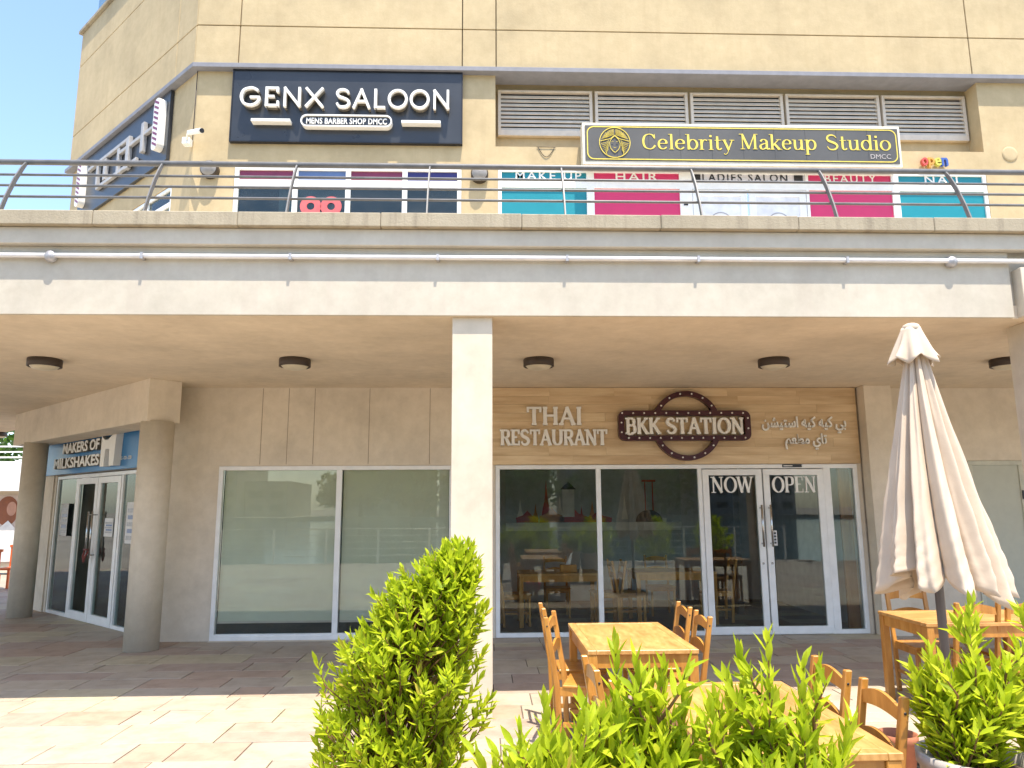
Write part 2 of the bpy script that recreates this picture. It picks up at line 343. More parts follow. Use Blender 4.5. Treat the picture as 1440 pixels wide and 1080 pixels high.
# ------------------------------------------------------------------ lettering
def catmull(P, n=7):
    Q = [P[0]] + list(P) + [P[-1]]; out = []
    for i in range(1, len(Q)-2):
        p0, p1, p2, p3 = Q[i-1:i+3]
        for k in range(n):
            u = k/n
            out.append(tuple(.5*((2*p1[j]) + (-p0[j]+p2[j])*u + (2*p0[j]-5*p1[j]+4*p2[j]-p3[j])*u*u + (-p0[j]+3*p1[j]-3*p2[j]+p3[j])*u**3) for j in (0, 1)))
    out.append(tuple(P[-1])); return out
def stem(x, y0=0, y1=1): return ('L', [(x, y0), (x, y1)], 'k')
G = {
 'A': (.78, [('L', [(.10, 0), (.39, 1)], 'n'), ('L', [(.39, 1), (.68, 0)], 'k'), ('L', [(.2, .34), (.58, .34)], 'n')], [(.10, 0), (.68, 0)]),
 'B': (.70, [stem(.16), ('C', [(.16, 1), (.40, 1), (.53, .9), (.53, .66), (.40, .54), (.16, .54)], ''), ('C', [(.16, .54), (.43, .54), (.58, .42), (.58, .12), (.43, 0), (.16, 0)], '')], [(.16, 0, .1, 0), (.16, 1, .1, 0)]),
 'C': (.76, [('C', [(.64, .76), (.55, .93), (.38, 1), (.17, .87), (.09, .5), (.17, .13), (.38, 0), (.55, .06), (.66, .24)], ''), ('L', [(.645, .70), (.645, .98)], 't')], []),
 'E': (.66, [stem(.16), ('L', [(.16, 1), (.55, 1)], 'n'), ('L', [(.16, .52), (.44, .52)], 'n'), ('L', [(.16, 0), (.57, 0)], 'n'), ('L', [(.55, 1), (.55, .80)], 't'), ('L', [(.57, 0), (.57, .2)], 't')], [(.16, 0, .1, 0), (.16, 1, .1, 0)]),
 'G': (.84, [('C', [(.68, .84), (.57, .95), (.42, 1), (.18, .87), (.09, .5), (.18, .13), (.42, 0), (.62, .1), (.72, .28), (.72, .42)], ''), ('L', [(.40, .46), (.76, .46)], 'n')], []),
 'H': (.84, [stem(.17), stem(.67), ('L', [(.17, .52), (.67, .52)], 'n')], [(.17, 0), (.67, 0), (.17, 1), (.67, 1)]),
 'I': (.36, [stem(.18)], [(.18, 0), (.18, 1)]),
 'K': (.76, [stem(.16), ('L', [(.60, 1), (.20, .44)], 'n'), ('L', [(.32, .58), (.64, 0)], 'k')], [(.16, 0), (.66, 0), (.16, 1), (.60, 1)]),
 'L': (.60, [stem(.16), ('L', [(.16, 0), (.54, 0)], 'n')], []),
 'M': (.98, [('L', [(.16, 0), (.16, 1)], 'n'), ('L', [(.16, 1), (.47, .02)], 'k'), ('L', [(.47, .02), (.79, 1)], 'n'), ('L', [(.80, 1), (.80, 0)], 'k')], [(.16, 0), (.80, 0), (.12, 1, .08, .02), (.82, 1, .02, .08)]),
 'N': (.84, [('L', [(.16, 0), (.16, 1)], 'n'), ('L', [(.16, 1), (.68, 0)], 'k'), ('L', [(.68, 0), (.68, 1)], 'n')], [(.16, 0), (.68, 1), (.13, 1, .08, .03)]),
 'O': (.86, [('O', (.43, .5, .34, .5), '')], []),
 'P': (.68, [stem(.16), ('C', [(.16, 1), (.42, 1), (.56, .9), (.56, .6), (.42, .48), (.16, .48)], '')], [(.16, 0), (.16, 1, .1, 0)]),
 'R': (.74, [stem(.16), ('C', [(.16, 1), (.42, 1), (.56, .9), (.56, .62), (.42, .5), (.16, .5)], ''), ('L', [(.38, .5), (.62, 0)], 'k')], [(.16, 0), (.64, 0, .03, .08), (.16, 1, .1, 0)]),
 'S': (.66, [('S', [(.54, .80), (.46, .94), (.32, 1), (.16, .94), (.10, .76), (.18, .60), (.34, .51), (.50, .40), (.57, .23), (.48, .05), (.32, 0), (.17, .05), (.09, .22)], '')], []),
 'T': (.72, [stem(.36), ('L', [(.06, 1), (.66, 1)], 'n'), ('L', [(.06, 1), (.06, .80)], 't'), ('L', [(.66, 1), (.66, .80)], 't')], [(.36, 0)]),
 'U': (.84, [('C', [(.17, 1), (.17, .5), (.19, .2), (.28, .04), (.42, 0), (.56, .04), (.66, .2), (.68, .5), (.68, 1)], '')], [(.17, 1), (.68, 1)]),
 'W': (1.04, [('L', [(.08, 1), (.30, 0)], 'k'), ('L', [(.30, 0), (.51, .95)], 'n'), ('L', [(.51, .95), (.73, 0)], 'k'), ('L', [(.73, 0), (.95, 1)], 'n')], [(.08, 1), (.51, 1), (.95, 1)]),
 'X': (.76, [('L', [(.10, 1), (.66, 0)], 'k'), ('L', [(.66, 1), (.10, 0)], 'n')], []),
 'a': (.56, [('C', [(.11, .52), (.19, .64), (.30, .66), (.41, .56), (.42, .35), (.42, .1), (.48, .0), (.56, .06)], ''), ('C', [(.42, .40), (.24, .35), (.10, .24), (.12, .05), (.24, 0), (.42, .12)], '')], []),
 'b': (.62, [stem(.13), ('O', (.345, .33, .205, .33), '')], [(.10, 1, .07, 0)]),
 'd': (.62, [stem(.48), ('O', (.275, .33, .205, .33), '')], [(.45, 1, .07, 0), (.50, 0, 0, .08)]),
 'e': (.55, [('L', [(.10, .37), (.45, .37)], 'n'), ('C', [(.455, .37), (.43, .56), (.28, .66), (.13, .55), (.08, .33), (.13, .1), (.29, 0), (.46, .13)], '')], []),
 'i': (.30, [stem(.15, 0, .66), ('L', [(.15, .86), (.15, .96)], 'k')], [(.15, 0), (.12, .66, .07, 0)]),
 'k': (.62, [stem(.14), ('L', [(.48, .66), (.17, .26)], 'n'), ('L', [(.26, .36), (.50, 0)], 'k')], [(.14, 0), (.52, 0), (.48, .66), (.11, 1, .07, 0)]),
 'l': (.30, [stem(.15)], [(.15, 0), (.12, 1, .07, 0)]),
 'o': (.58, [('O', (.29, .33, .215, .33), '')], []),
 'p': (.62, [stem(.13, -.3, .66), ('O', (.345, .33, .205, .33), '')], [(.13, -.3), (.10, .66, .07, 0)]),
 'r': (.46, [stem(.15, 0, .66), ('C', [(.15, .38), (.22, .58), (.33, .66), (.42, .60)], '')], [(.15, 0), (.12, .66, .07, 0)]),
 't': (.40, [('C', [(.17, .90), (.17, .5), (.17, .14), (.25, 0), (.37, .09)], ''), ('L', [(.04, .63), (.34, .63)], 'n')], []),
 'u': (.64, [('C', [(.14, .66), (.14, .3), (.17, .06), (.28, 0), (.42, .08), (.48, .24)], ''), stem(.48, 0, .66)], [(.50, 0, 0, .08), (.11, .66, .07, 0), (.45, .66, .07, 0)]),
 'y': (.58, [('L', [(.10, .66), (.31, 0)], 'k'), ('L', [(.50, .66), (.31, 0)], 'n'), ('C', [(.31, 0), (.23, -.22), (.14, -.29), (.07, -.24)], 'n')], [(.10, .66), (.49, .66)]),
 ' ': (.34, [], []),
}
def glyph(mb, ch, x, z, sx, sz, T, t, serif, y0, dep):
    adv, strokes, serifs = G[ch]; q = 0
    def W(a): return t + (T-t)*abs(math.sin(a))**1.4
    for kind, P, fl in strokes:
        q += 1; yf = y0 - q*.0004
        if kind == 'L':
            wd = {'k': T, 'n': t if abs(P[0][1]-P[1][1]) < .02 else (t*.75+T*.25), 't': t}[fl]
            (ax, az), (bx, bz) = P
            def cl(v): return v*(1-t)+t/2 if 0 <= v <= 1 else v
            az, bz = cl(az), cl(bz); dx, dz = (bx-ax)*sx, (bz-az)*sz; L = math.hypot(dx, dz)
            if abs(P[0][1]-P[1][1]) > .02: ax -= dx/L*t/2*sz/sx; bx += dx/L*t/2*sz/sx; az -= dz/L*t/2; bz += dz/L*t/2
            nx, nz = -dz/L*wd/2*sz, dx/L*wd/2*sz
            A = (x+ax*sx, z+az*sz); B = (x+bx*sx, z+bz*sz)
            mb.prism([(A[0]+nx, A[1]+nz), (B[0]+nx, B[1]+nz), (B[0]-nx, B[1]-nz), (A[0]-nx, A[1]-nz)], yf, yf+dep)
        else:
            if kind == 'O':
                cx, cz, rx, rz = P; pts = [(cx+rx*math.cos(a), cz+rz*math.sin(a)) for a in [2*math.pi*i/32 for i in range(32)]]; closed = True
            else: pts = catmull(P, 5); closed = False
            pts = [(x+a*sx, z+((b*(1-t)+t/2) if b >= 0 else b)*sz) for a, b in pts]; n = len(pts); o1 = []; o2 = []
            for i in range(n):
                a = pts[(i-1) % n] if closed or i else pts[i]; b = pts[(i+1) % n] if closed or i < n-1 else pts[i]
                dx, dz = b[0]-a[0], b[1]-a[1]; L = math.hypot(dx, dz) or 1; an = math.atan2(dz/L, dx/L)
                wd = W(an) if kind != 'S' else t+(T-t)*math.sin(math.pi*i/(n-1))**1.2
                if fl == 'n': wd = t
                wd *= sz/2
                o1.append((pts[i][0]-dz/L*wd, pts[i][1]+dx/L*wd)); o2.append((pts[i][0]+dz/L*wd, pts[i][1]-dx/L*wd))
            mb.strip(o1, o2, yf, yf+dep, closed)
    if serif:
        for sr in serifs:
            sxp, sy_ = sr[0], sr[1]; l, r_ = (sr[2], sr[3]) if len(sr) > 2 else (SER, SER)
            l = l+T/2*sz/sx*.8 if l else 0; r_ = r_+T/2*sz/sx*.8 if r_ else 0
            q += 1; yf = y0-q*.0004; th = t*.9
            zz0, zz1 = (sy_, sy_+th) if sy_ <= 0 else (sy_-th, sy_)
            mb.box(x+(sxp-l)*sx, x+(sxp+r_)*sx, yf, yf+dep, z+zz0*sz, z+zz1*sz)
    return adv
SER = .075
def serif_text(parent, text, x0, x1, z0, cap, y, dep, mat, T=.17, t=.05, serif=True, track=0, xf=ident, name='letter', mat2=None):
    tot = sum(G[c][0]+track for c in text); sx = (x1-x0)/tot; x = x0
    for ch in text:
        if ch != ' ':
            mb = MB(); glyph(mb, ch, x, z0, sx, cap, T, t, serif, y, dep); mb.build(name, mat, parent, xf)
        x += (G[ch][0]+track)*sx
def plain_text(parent, text, x0, x1, z0, h, y, dep, mat, bold=0, space=1, xf=ident, name='lettering', fith=True):
    """lettering from Blender's built-in face, fitted to a width and a height, standing in the XZ plane facing -Y"""
    c = bpy.data.curves.new('t', 'FONT'); c.body = text; c.offset = bold; c.space_character = space; c.resolution_u = 3
    c.extrude = .5
    o = bpy.data.objects.new('t', c); COL.objects.link(o); bpy.context.view_layer.update()
    me = bpy.data.meshes.new_from_object(o); bpy.data.objects.remove(o)
    xs = [v.co.x for v in me.vertices]; zs = [v.co.y for v in me.vertices]; a, b = min(xs), max(xs); c0, c1 = min(zs), max(zs)
    off = WL.get(parent.name, Vector((0, 0, 0)))
    for v in me.vertices:
        p = (x0+(v.co.x-a)/(b-a)*(x1-x0), y+dep*(.5-v.co.z), z0+(v.co.y-c0)/(c1-c0)*h)
        v.co = Vector(xf(p)) - off
    me.name = name; me.materials.append(mat)
    ob = bpy.data.objects.new(name, me); COL.objects.link(ob); ob.parent = parent; WL[ob.name] = off
    return ob

# ------------------------------------------------------------------ setting: ground, water
box('ground', M['ground'], (-400, 400, -3.6, 900, -1.0, -.05), kind='structure')
box('water', M['water'], (-600, 600, -150, -3.6, -1.6, -1.1), kind='structure')
box('far_bank', M['ground'], (-600, 600, -900, -150, -1.6, -.3), kind='structure')
bed = box('paving', M['concrete'], (-17, 9.5, -3.6, 17, -.045, -.010), kind='structure')
random.seed(3)
slabs = []
y = -3.58; row = 0
while y < 16.9:
    d = random.choice([.33, .40, .40, .50]); x = -17+random.random()*.4
    while x < 9.4:
        l = random.choice([.40, .6, .6, .8, .8, 1.0])
        if d >= .5 and random.random() < .3: slabs += [(x, x+l, y, y+d*.5), (x, x+l, y+d*.5, y+d)]
        elif random.random() < .15: slabs += [(x, x+l*.4, y, y+d), (x+l*.4, x+l, y, y+d)]
        else: slabs.append((x, x+l, y, y+d))
        x += l
    y += d; row += 1
def slab_rank(s):
    cx, cy = (s[0]+s[1])/2, (s[2]+s[3])/2; a = (s[1]-s[0])*(s[3]-s[2])
    if cy < 3.6 or cy > 12.2 or not (-.70*cy-.2 < cx < .80*cy): return 0
    vis = 1.0 if cx < -.2 else .6
    return a/cy**3*vis
slabs.sort(key=slab_rank, reverse=True)
rest = MB()
for i, (a, b, c, d) in enumerate(slabs):
    h = random.uniform(-.002, .002); g = .0048
    if i < 295: MB().box(a+g, b-g, c+g, d-g, -.02, h).build('paving_slab', M['slab'], bed, bev=.003)
    else: rest.box(a+g, b-g, c+g, d-g, -.02, h)
rest.build('paving_slabs', M['slab'], bed, kind='stuff')

# ------------------------------------------------------------------ the building
B = thing('building', 'sand-coloured two-storey shop building with shaded arcade below a white balcony edge and chamfered left corner', 'building', (.5, 9.96, 0))
YW = 9.96
# lower walls
lo = MB()
wall_holes(lo, -4.2, 5.14, -.05, 3.3, YW, YW+.22, [(-3.56, -.44, 0, 2.24), (.12, 5.08, 0, 2.24)])
wall_holes(lo, 5.14, 12, -.05, 3.3, YW+.04, YW+.26, [(6.66, 7.44, 0, 2.28)])
lo.build('lower_wall', M['wall_low'], B)
crk = simple('plaster joint', (.34, .26, .18), .9)
for x in (-3.03, -2.68, -2.33, -1.59, -.77):
    MB().box(x-.004, x+.004, YW-.0015, YW-.0005, 2.26, 3.29).build('crack', crk, B)
box('pilaster', M['wall_low'], (5.16, 5.54, 9.75, YW-.002, -.05, 3.3), B, bev=.004)
lc = MB(); wall_holes(lc, 0, 5.15, -.05, 3.3, 0, .22, [(.55, 4.42, -.05, 2.26)]); lc.build('chamfer_wall', M['wall_low'], B, cham)
# arcade beam along the chamfer, square caps and round columns
MB().box(-.50, 4.78, -.56, -.15, 2.76, 3.3).build('beam', M['wall_low'], B, cham, .004)
for cx, cy, r in ((-4.18, 9.44, .20), (-7.43, 12.38, .178)):
    MB().lathe([(0, 0), (r, 0), (r, 2.77), (0, 2.77)], (cx, cy, 0), 40).build('round_column', M['column'], B)
# square columns carrying the balcony edge
for x in (-.295, 4.86, 9.9):
    box('square_column', M['column'], (x, x+.345, 6.178, 6.52, -.04, 3.3), B, bev=.004)
    if x > 4: box('column_head', M['column'], (x-.15, x+.5, 6.06, 6.6, 3.301, 3.74), B, bev=.004)
# balcony slab: soffit, fascia, band, coping
def poly_slab(name, mat, z0, z1, yf, **k):
    P = [(-9.4, yf), (12, yf), (12, 10.2), (-4.1, 10.2), (-10.9, 16.5), (-15.5, 16.5), (-15.5, 12.2)]
    return MB().prism(P, z0, z1, 'z').build(name, mat, B, **k)
poly_slab('soffit', M['soffit'], 3.3, 3.42, 6.16)
poly_slab('upper_floor', M['fascia'], 3.43, 4.02, 6.18)
box('fascia', M['fascia'], (-9.4, 4.66, 6.13, 6.175, 3.301, 3.9), B, bev=.003)
box('recessed_fascia', M['fascia'], (5.37, 12, 6.13, 6.175, 3.301, 3.9), B)
box('upper_band', M['fascia'], (-9.42, 12, 6.062, 6.15, 3.902, 4.05), B, bev=.006)
x = -9.4
while x < 11:
    box('coping_stone', M['coping'], (x+.0015, x+1.2115, 6.005+random.uniform(-.002, .002), 6.40, 4.052, 4.178+random.uniform(-.003, .003)), B, bev=.006); x += 1.213
# upper storey wall
up = MB()
HL = (-3.60, -.36, 4.05, 6.53); HR = (.165, 7.40, 4.05, 6.53)
up.name = 'u'
wall_holes(up, -4.2, 12, 4.02, 8.02, YW, YW+.2, [HL, HR, (.13, 7.41, 6.86, 8.02)])
up.build('upper_wall', M['wall_up'], B)
box('recess_back', M['wall_up'], (.10, 7.45, 10.262, 10.45, 6.80, 8.1), B)
box('recess_sill', M['wall_up'], (.13, 7.41, YW+.2, 10.26, 6.78, 6.86), B)
for a, b in ((.05, .13), (7.41, 7.49)): box('recess_reveal', M['wall_up'], (a, b, YW+.201, 10.26, 6.8, 8.02), B)
uc = MB(); wall_holes(uc, 0, 5.0, 4.02, 8.08, 0, .2, [(.62, 3.2, 4.05, 6.42)]); uc.build('upper_chamfer_wall', M['wall_up'], B, cham)
# projecting textured panels above the ledge
def panel(b, xf=ident): MB().box(*b).build('wall_panel', M['wall_panel'], B, xf, .006)
XS = [-4.25, -3.62, -.36, .14, 7.33, 12]; ZS = [8.06, 8.69, 10.14, 10.86, 13]
for a, b in zip(XS, XS[1:]):
    for c, d in zip(ZS, ZS[1:]): panel((a+.007, b-.007, 9.90, 10.3, c+.007, d-.007))
for a, b in zip([.0, .62, 5.0], [.62, 5.0]):
    for c, d in zip(ZS[:-1], ZS[1:-1]): panel((a+.007, b-.007, -.075, .22, c+.007, d-.007), cham)
box('panel_backing', M['wall_up'], (-4.2, 12, 10.0, 10.4, 8.05, 13), B)
MB().box(.02, 4.98, .03, .3, 8.05, 10.85).build('chamfer_backing', M['wall_up'], B, cham)
MB().box(-.05, 5.06, -.13, .3, 10.865, 10.93).build('chamfer_coping', M['coping'], B, cham, .004)
MB().box(.0, 4.5, .0, .3, 10.935, 13.4).build('glass_band', M['glass_dark'], B, cham)
MB().box(.1, 4.4, .32, .4, 10.935, 13.4).build('glass_band_backing', simple('sea green glazing', (.22, .36, .36), .2), B, cham)
e1 = cham((5.10, -.12, 0)); e2 = cham((5.10, .2, 0)); e3 = cham((.3, .2, 0))
MB().prism([(12, 9.84), (-4.248, 9.84), (e1.x, e1.y), (e2.x, e2.y), (e3.x, e3.y), (-4.1, 10.2), (12, 10.2)], 7.985, 8.055, 'z').build('ledge', M['ledge'], B, bev=.004)
# louvre band: five bays
LB = [(.17, 1.60), (1.64, 3.06), (3.10, 4.53), (4.57, 6.03), (6.07, 7.38)]
for a, b in LB:
    f_ = MB(); z0, z1 = 7.16, 7.90
    f_.box(a, b, 10.19, 10.26, z1-.035, z1); f_.box(a, b, 10.19, 10.26, z0, z0+.09); f_.box(a, a+.045, 10.19, 10.26, z0+.09, z1-.035); f_.box(b-.045, b, 10.19, 10.26, z0+.09, z1-.035)
    fr = f_.build('louvre_frame', M['louvre'], B, bev=.003)
    box('louvre_back', M['dark'], (a+.045, b-.045, 10.25, 10.262, z0+.09, z1-.035), fr)
    k = 9
    for i in range(k):
        z = z0+.10+i*(z1-z0-.15)/k
        MB().prism([(10.196, z-.012), (10.202, z-.018), (10.226, z+.034), (10.220, z+.038)], a+.046, b-.046, 'x').build('slat', M['louvre'], fr)
# ---- salon window (upper left)
def framed(parent, x0, x1, z0, z1, y, w=.06, d=.06, mat=None, name='window_frame', xf=ident):
    m = MB(); m.box(x0, x1, y, y+d, z1-w, z1); m.box(x0, x1, y, y+d, z0, z0+w); m.box(x0, x0+w, y, y+d, z0+w, z1-w); m.box(x1-w, x1, y, y+d, z0+w, z1-w)
    return m.build(name, mat or M['white'], parent, xf, .003)
def pane(parent, x0, x1, z0, z1, y, mat, name='pane', xf=ident): return MB().box(x0, x1, y, y+.008, z0, z1).build(name, mat, parent, xf)
sw = framed(B, -3.597, -.363, 4.06, 6.527, 9.965, .06)
for x in (-2.77, -2.02, -1.21): box('mullion', M['white'], (x, x+.07, 9.968, 10.02, 4.12, 6.466), sw)
for a, b in ((-3.537, -2.77), (-2.70, -2.02), (-1.95, -1.21), (-1.14, -.423)): box('transom', M['white'], (a, b, 9.969, 10.018, 6.22, 6.32), sw)
XB = [(-3.537, -2.77), (-2.70, -2.02), (-1.95, -1.21), (-1.14, -.423)]
for (a, b), m_ in zip(XB, ('maroon', 'bluefilm', 'maroon', 'indigo')):
    pane(sw, a, b, 6.32, 6.466, 10.0, M[m_], 'film_pane'); pane(sw, a, b, 4.12, 6.22, 10.0, M['glass_dark'])
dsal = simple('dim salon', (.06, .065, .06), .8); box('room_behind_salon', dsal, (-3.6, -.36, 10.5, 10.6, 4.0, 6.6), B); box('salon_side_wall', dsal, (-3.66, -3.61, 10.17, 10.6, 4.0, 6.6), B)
box('blind_panel', simple('grey film', (.30, .31, .31), .6), (-2.98, -2.02, 10.06, 10.07, 4.1, 6.21), sw)
lg = MB()
for cx in (-2.51, -2.22):
    lg.strip(ringpts(cx-.0, 5.93, .15, .15, 28), ringpts(cx, 5.93, .055, .055, 28), 9.992, 9.997)
lg.box(-2.42, -2.375, 9.990, 9.996, 5.6, 5.90); lg.box(-2.345, -2.30, 9.990, 9.996, 5.6, 5.90)
tag(lg.build('window_decal', M['coral']), 'coral red double-ring decal on the second pane of the barber window', 'decal')
# ---- ladies salon shopfront (upper right)
ls = framed(B, .168, 7.397, 4.06, 6.527, 9.965, .05, name='shopfront_frame')
XR = [(.218, 1.45, 'teal'), (1.56, 2.81, 'pink'), (2.99, 4.68, 'lilac'), (4.72, 5.965, 'pink'), (6.07, 7.347, 'teal')]
for (a, b, c), (a2, b2, c2) in zip(XR, XR[1:]):
    box('mullion', M['white'], (b, a2, 9.968, 10.02, 4.11, 6.477), ls)
for a, b, c in XR:
    box('transom', M['white'], (a, b, 9.969, 10.018, 6.235, 6.335), ls)
    pane(ls, a, b, 6.335, 6.477, 9.995, M[c], 'sign_pane')
    if c != 'lilac': pane(ls, a, b, 4.11, 6.235, 9.995, M[c], 'coloured_pane')
for a, b, t in ((3.0, 3.80, 0), (3.83, 4.67, 0)):
    d_ = framed(B, a, b, 4.06, 6.23, 9.972, .10, .04, name='salon_door')
    box('door_panel', simple('white panel', (.78, .78, .80), .5), (a+.10, b-.10, 9.985, 10.0, 4.16, 6.13), d_)
    MB().strip(ringpts((a+b)/2, 5.72, .17, .17, 24), ringpts((a+b)/2, 5.72, .155, .155, 24), 9.981, 9.984).build('door_print', simple('grey print', (.35, .35, .36), .6), d_)
for a, b, c, s in ((.42, 1.38, 'letter', 'MAKE UP'), (1.88, 2.50, 'letter', 'HAIR'), (3.16, 4.42, 'black', 'LADIES SALON'), (4.98, 5.75, 'letter', 'BEAUTY'), (6.48, 7.05, 'letter', 'NAIL')):
    plain_text(ls, s, a, b, 6.365, .125, 9.988, .004, M[c], .01, 1.25)
for x in (3.0, 4.52): box('black_square', M['black'], (x, x+.13, 9.986, 9.990, 6.365, 6.49-.02), ls)
box('lock_plate', M['black'], (2.86, 2.92, 9.955, 9.966, 5.98, 6.0), ls)
# ---- chamfer upper window
cw = framed(B, .63, 3.19, 4.06, 6.41, .01, .05, xf=cham)
for x in (1.45, 2.3): MB().box(x, x+.05, .012, .06, 4.11, 6.36).build('mullion', M['white'], cw, cham)
for a, b in ((.68, 1.45), (1.5, 2.3), (2.35, 3.14)):
    MB().box(a, b, .014, .058, 6.10, 6.17).build('transom', M['white'], cw, cham); MB().box(a, b, .04, .048, 4.11, 6.36).build('pane', M['glass_dark'], cw, cham)
MB().box(.6, 3.2, .4, .5, 4, 6.5).build('room_behind_corner', simple('dim corner room', (.07, .08, .10), .7), B, cham)

# ------------------------------------------------------------------ lower left window with sage blinds
wl = framed(B, -3.557, -.443, .005, 2.237, 9.945, .055, .07)
box('mullion', M['white'], (-2.00, -1.93, 9.948, 10.01, .06, 2.182), wl)
for a, b in ((-3.502, -2.0), (-1.93, -.498)):
    box('sash', M['white'], (a, b, 9.955, 10.0, .06, .085), wl); pane(wl, a, b, .085, 2.182, 9.975, M['glass_pale'])
    bl = box('blind', M['blind'], (a+.01, b-.01, 10.03, 10.033, .23, 2.2), wl)
    box('blind_bar', M['louvre'], (a+.01, b-.01, 10.022, 10.030, .21, .235), bl)
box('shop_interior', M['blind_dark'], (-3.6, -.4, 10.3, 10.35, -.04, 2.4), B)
MB().box(-3.557, -.443, 9.90, 9.943, -.02, .004).build('sill', M['wall_low'], B)

# ------------------------------------------------------------------ restaurant shopfront
sf = framed(B, .123, 5.077, .005, 2.237, 9.945, .055, .07, name='shopfront_frame')
for a, b in ((1.48, 1.545), (2.87, 2.925), (4.60, 4.70)): box('mullion', M['white'], (a, b, 9.947, 10.012, .06, 2.182), sf, bev=.003)
for a, b in ((.178, 1.48), (1.545, 2.87)):
    pane(sf, a, b, .06, 2.182, 9.975, M['glass'])
pane(sf, 4.70, 5.022, .06, 2.182, 9.975, M['glass'])
for a, b, hx in ((2.93, 3.745, 3.625), (3.765, 4.595, 3.755)):
    d_ = MB(); w_ = .085
    d_.box(a, b, 9.935, 9.985, 2.09, 2.172); d_.box(a, b, 9.935, 9.985, .012, .11); d_.box(a, a+w_, 9.935, 9.985, .11, 2.09); d_.box(b-w_, b, 9.935, 9.985, .11, 2.09)
    dr = d_.build('glass_door', M['white'], B, bev=.004)
    pane(dr, a+w_, b-w_, .11, 2.09, 9.955, M['glass'])
    hx = b-.05 if a < 3 else a+.05
    MB().tube([(hx, 9.87, 1.14), (hx, 9.87, 1.69)], .014, 10).build('pull_handle', M['steel'], dr)
    for z in (1.18, 1.65): MB().tube([(hx, 9.87, z), (hx, 9.935, z)], .010, 8).build('handle_mount', M['steel'], dr)
    MB().lathe([(0, 0), (.014, 0), (.014, -.01), (0, -.01)], (hx, 9.935, .92), 12, 'y').build('lock', M['steel'], dr)
    if a > 3:
        pk = box('push_plate', M['paper'], (a+.088, a+.145, 9.949, 9.953, 1.15, 1.35), dr)
        for i in range(4): box('plate_mark', M['black'], (a+.102, a+.131, 9.947, 9.949, 1.175+i*.042, 1.20+i*.042), pk)
        serif_text(dr, 'OPEN', a+.12, b-.10, 1.855, .215, 9.951, .003, M['letter'], .17, .055)
    else: serif_text(dr, 'NOW', a+.115, b-.12, 1.855, .215, 9.951, .003, M['letter'], .17, .055)
np_ = box('name_plate', M['black'], (4.04, 4.31, 9.938, 9.944, 2.195, 2.235), sf); box('plate_text', M['paper'], (4.055, 4.18, 9.936, 9.938, 2.208, 2.222), np_)
# closed door right of the pilaster
rd = framed(B, 6.663, 7.437, .0, 2.277, 9.985, .06, .06, simple('sage door paint', (.56, .55, .44), .5), 'side_door')
box('door_leaf', simple('sage door leaf', (.50, .50, .40), .5, 0, .05), (6.725, 7.375, 10.0, 10.03, .06, 2.215), rd)
for z in (1.75, 1.35): box('hinge', M['black'], (7.385, 7.41, 9.975, 9.985, z, z+.12), rd)

# interior of the restaurant
inn = MB()
box('interior_floor', M['floor_in'], (.0, 5.2, 10.19, 14.6, -.05, .0), B)
box('interior_ceiling', M['wall_in'], (.0, 5.2, 10.19, 14.6, 2.85, 2.9), B)
box('interior_back_wall', M['wall_in'], (.0, 5.2, 13.7, 13.8, .001, 2.849), B)
for a, b in ((-.1, -.001), (5.201, 5.3)): box('interior_side_wall', M['wall_in'], (a, b, 10.19, 13.7, .001, 2.849), B)
box('dark_partition', M['wall_dim'], (3.95, 4.05, 11.8, 13.69, .002, 2.84), B)
box('timber_partition', M['woodin'], (4.93, 5.19, 10.20, 10.25, .002, 2.6), B)
mu = thing('mural', 'grey wall mural of a skyline with red spires behind the restaurant glass', 'mural', (2.1, 13.69, .9))
box('backdrop', M['mgrey'], (.35, 3.6, 13.680, 13.690, 1.25, 2.45), mu)
random.seed(5)
def spire(cx, w, z0, z1, m_, y): MB().prism([(cx-w, z0), (cx-w*.7, z0+(z1-z0)*.25), (cx-w*.35, z0+(z1-z0)*.45), (cx, z1), (cx+w*.35, z0+(z1-z0)*.45), (cx+w*.7, z0+(z1-z0)*.25), (cx+w, z0)], y, y+.002).build('spire', M[m_], mu)
def gable(cx, w, z0, z1, m_, y): MB().prism([(cx-w, z0), (cx-w*1.05, z0+(z1-z0)*.4), (cx-w*.4, z0+(z1-z0)*.6), (cx, z1), (cx+w*.4, z0+(z1-z0)*.6), (cx+w*1.05, z0+(z1-z0)*.4), (cx+w, z0)], y, y+.002).build('roof', M[m_], mu)
for cx, w_, z1, m_ in ((1.10, .10, 2.18, 'mred'), (.62, .07, 1.85, 'mwhite'), (.9, .06, 1.75, 'morange'), (1.95, .07, 1.8, 'morange'), (1.35, .08, 1.9, 'mwhite'), (2.55, .06, 1.95, 'mwhite'), (1.75, .05, 1.7, 'mred')): spire(cx, w_, 1.45, z1, m_, 13.676)
for cx, w_, z1, m_ in ((.75, .2, 1.62, 'mred'), (1.2, .22, 1.68, 'morange'), (1.6, .25, 1.66, 'mred'), (2.05, .25, 1.6, 'mred'), (3.1, .22, 1.55, 'mwhite')): gable(cx, w_, 1.40, z1, m_, 13.672)
MB().box(1.40, 1.62, 13.668, 13.671, 1.5, 2.0).build('tower', M['mwhite'], mu); MB().prism([(1.36, 2.0), (1.66, 2.0), (1.51, 2.14)], 13.668, 13.671).build('tower_roof', M['black'], mu)
for x in (2.93, 3.07): box('swing_post', M['mred'], (x, x+.02, 13.668, 13.671, 1.6, 2.15), mu)
box('swing_beam', M['mred'], (2.88, 3.14, 13.664, 13.667, 2.13, 2.17), mu)
MB().prism(ringpts(3.0, 1.4, .25, .22, 16, 0, math.pi, False), 13.664, 13.667).build('arch', M['black'], mu)
box('lower_strip', M['mwhite'], (.35, 3.6, 13.660, 13.663, 1.25, 1.40), mu)

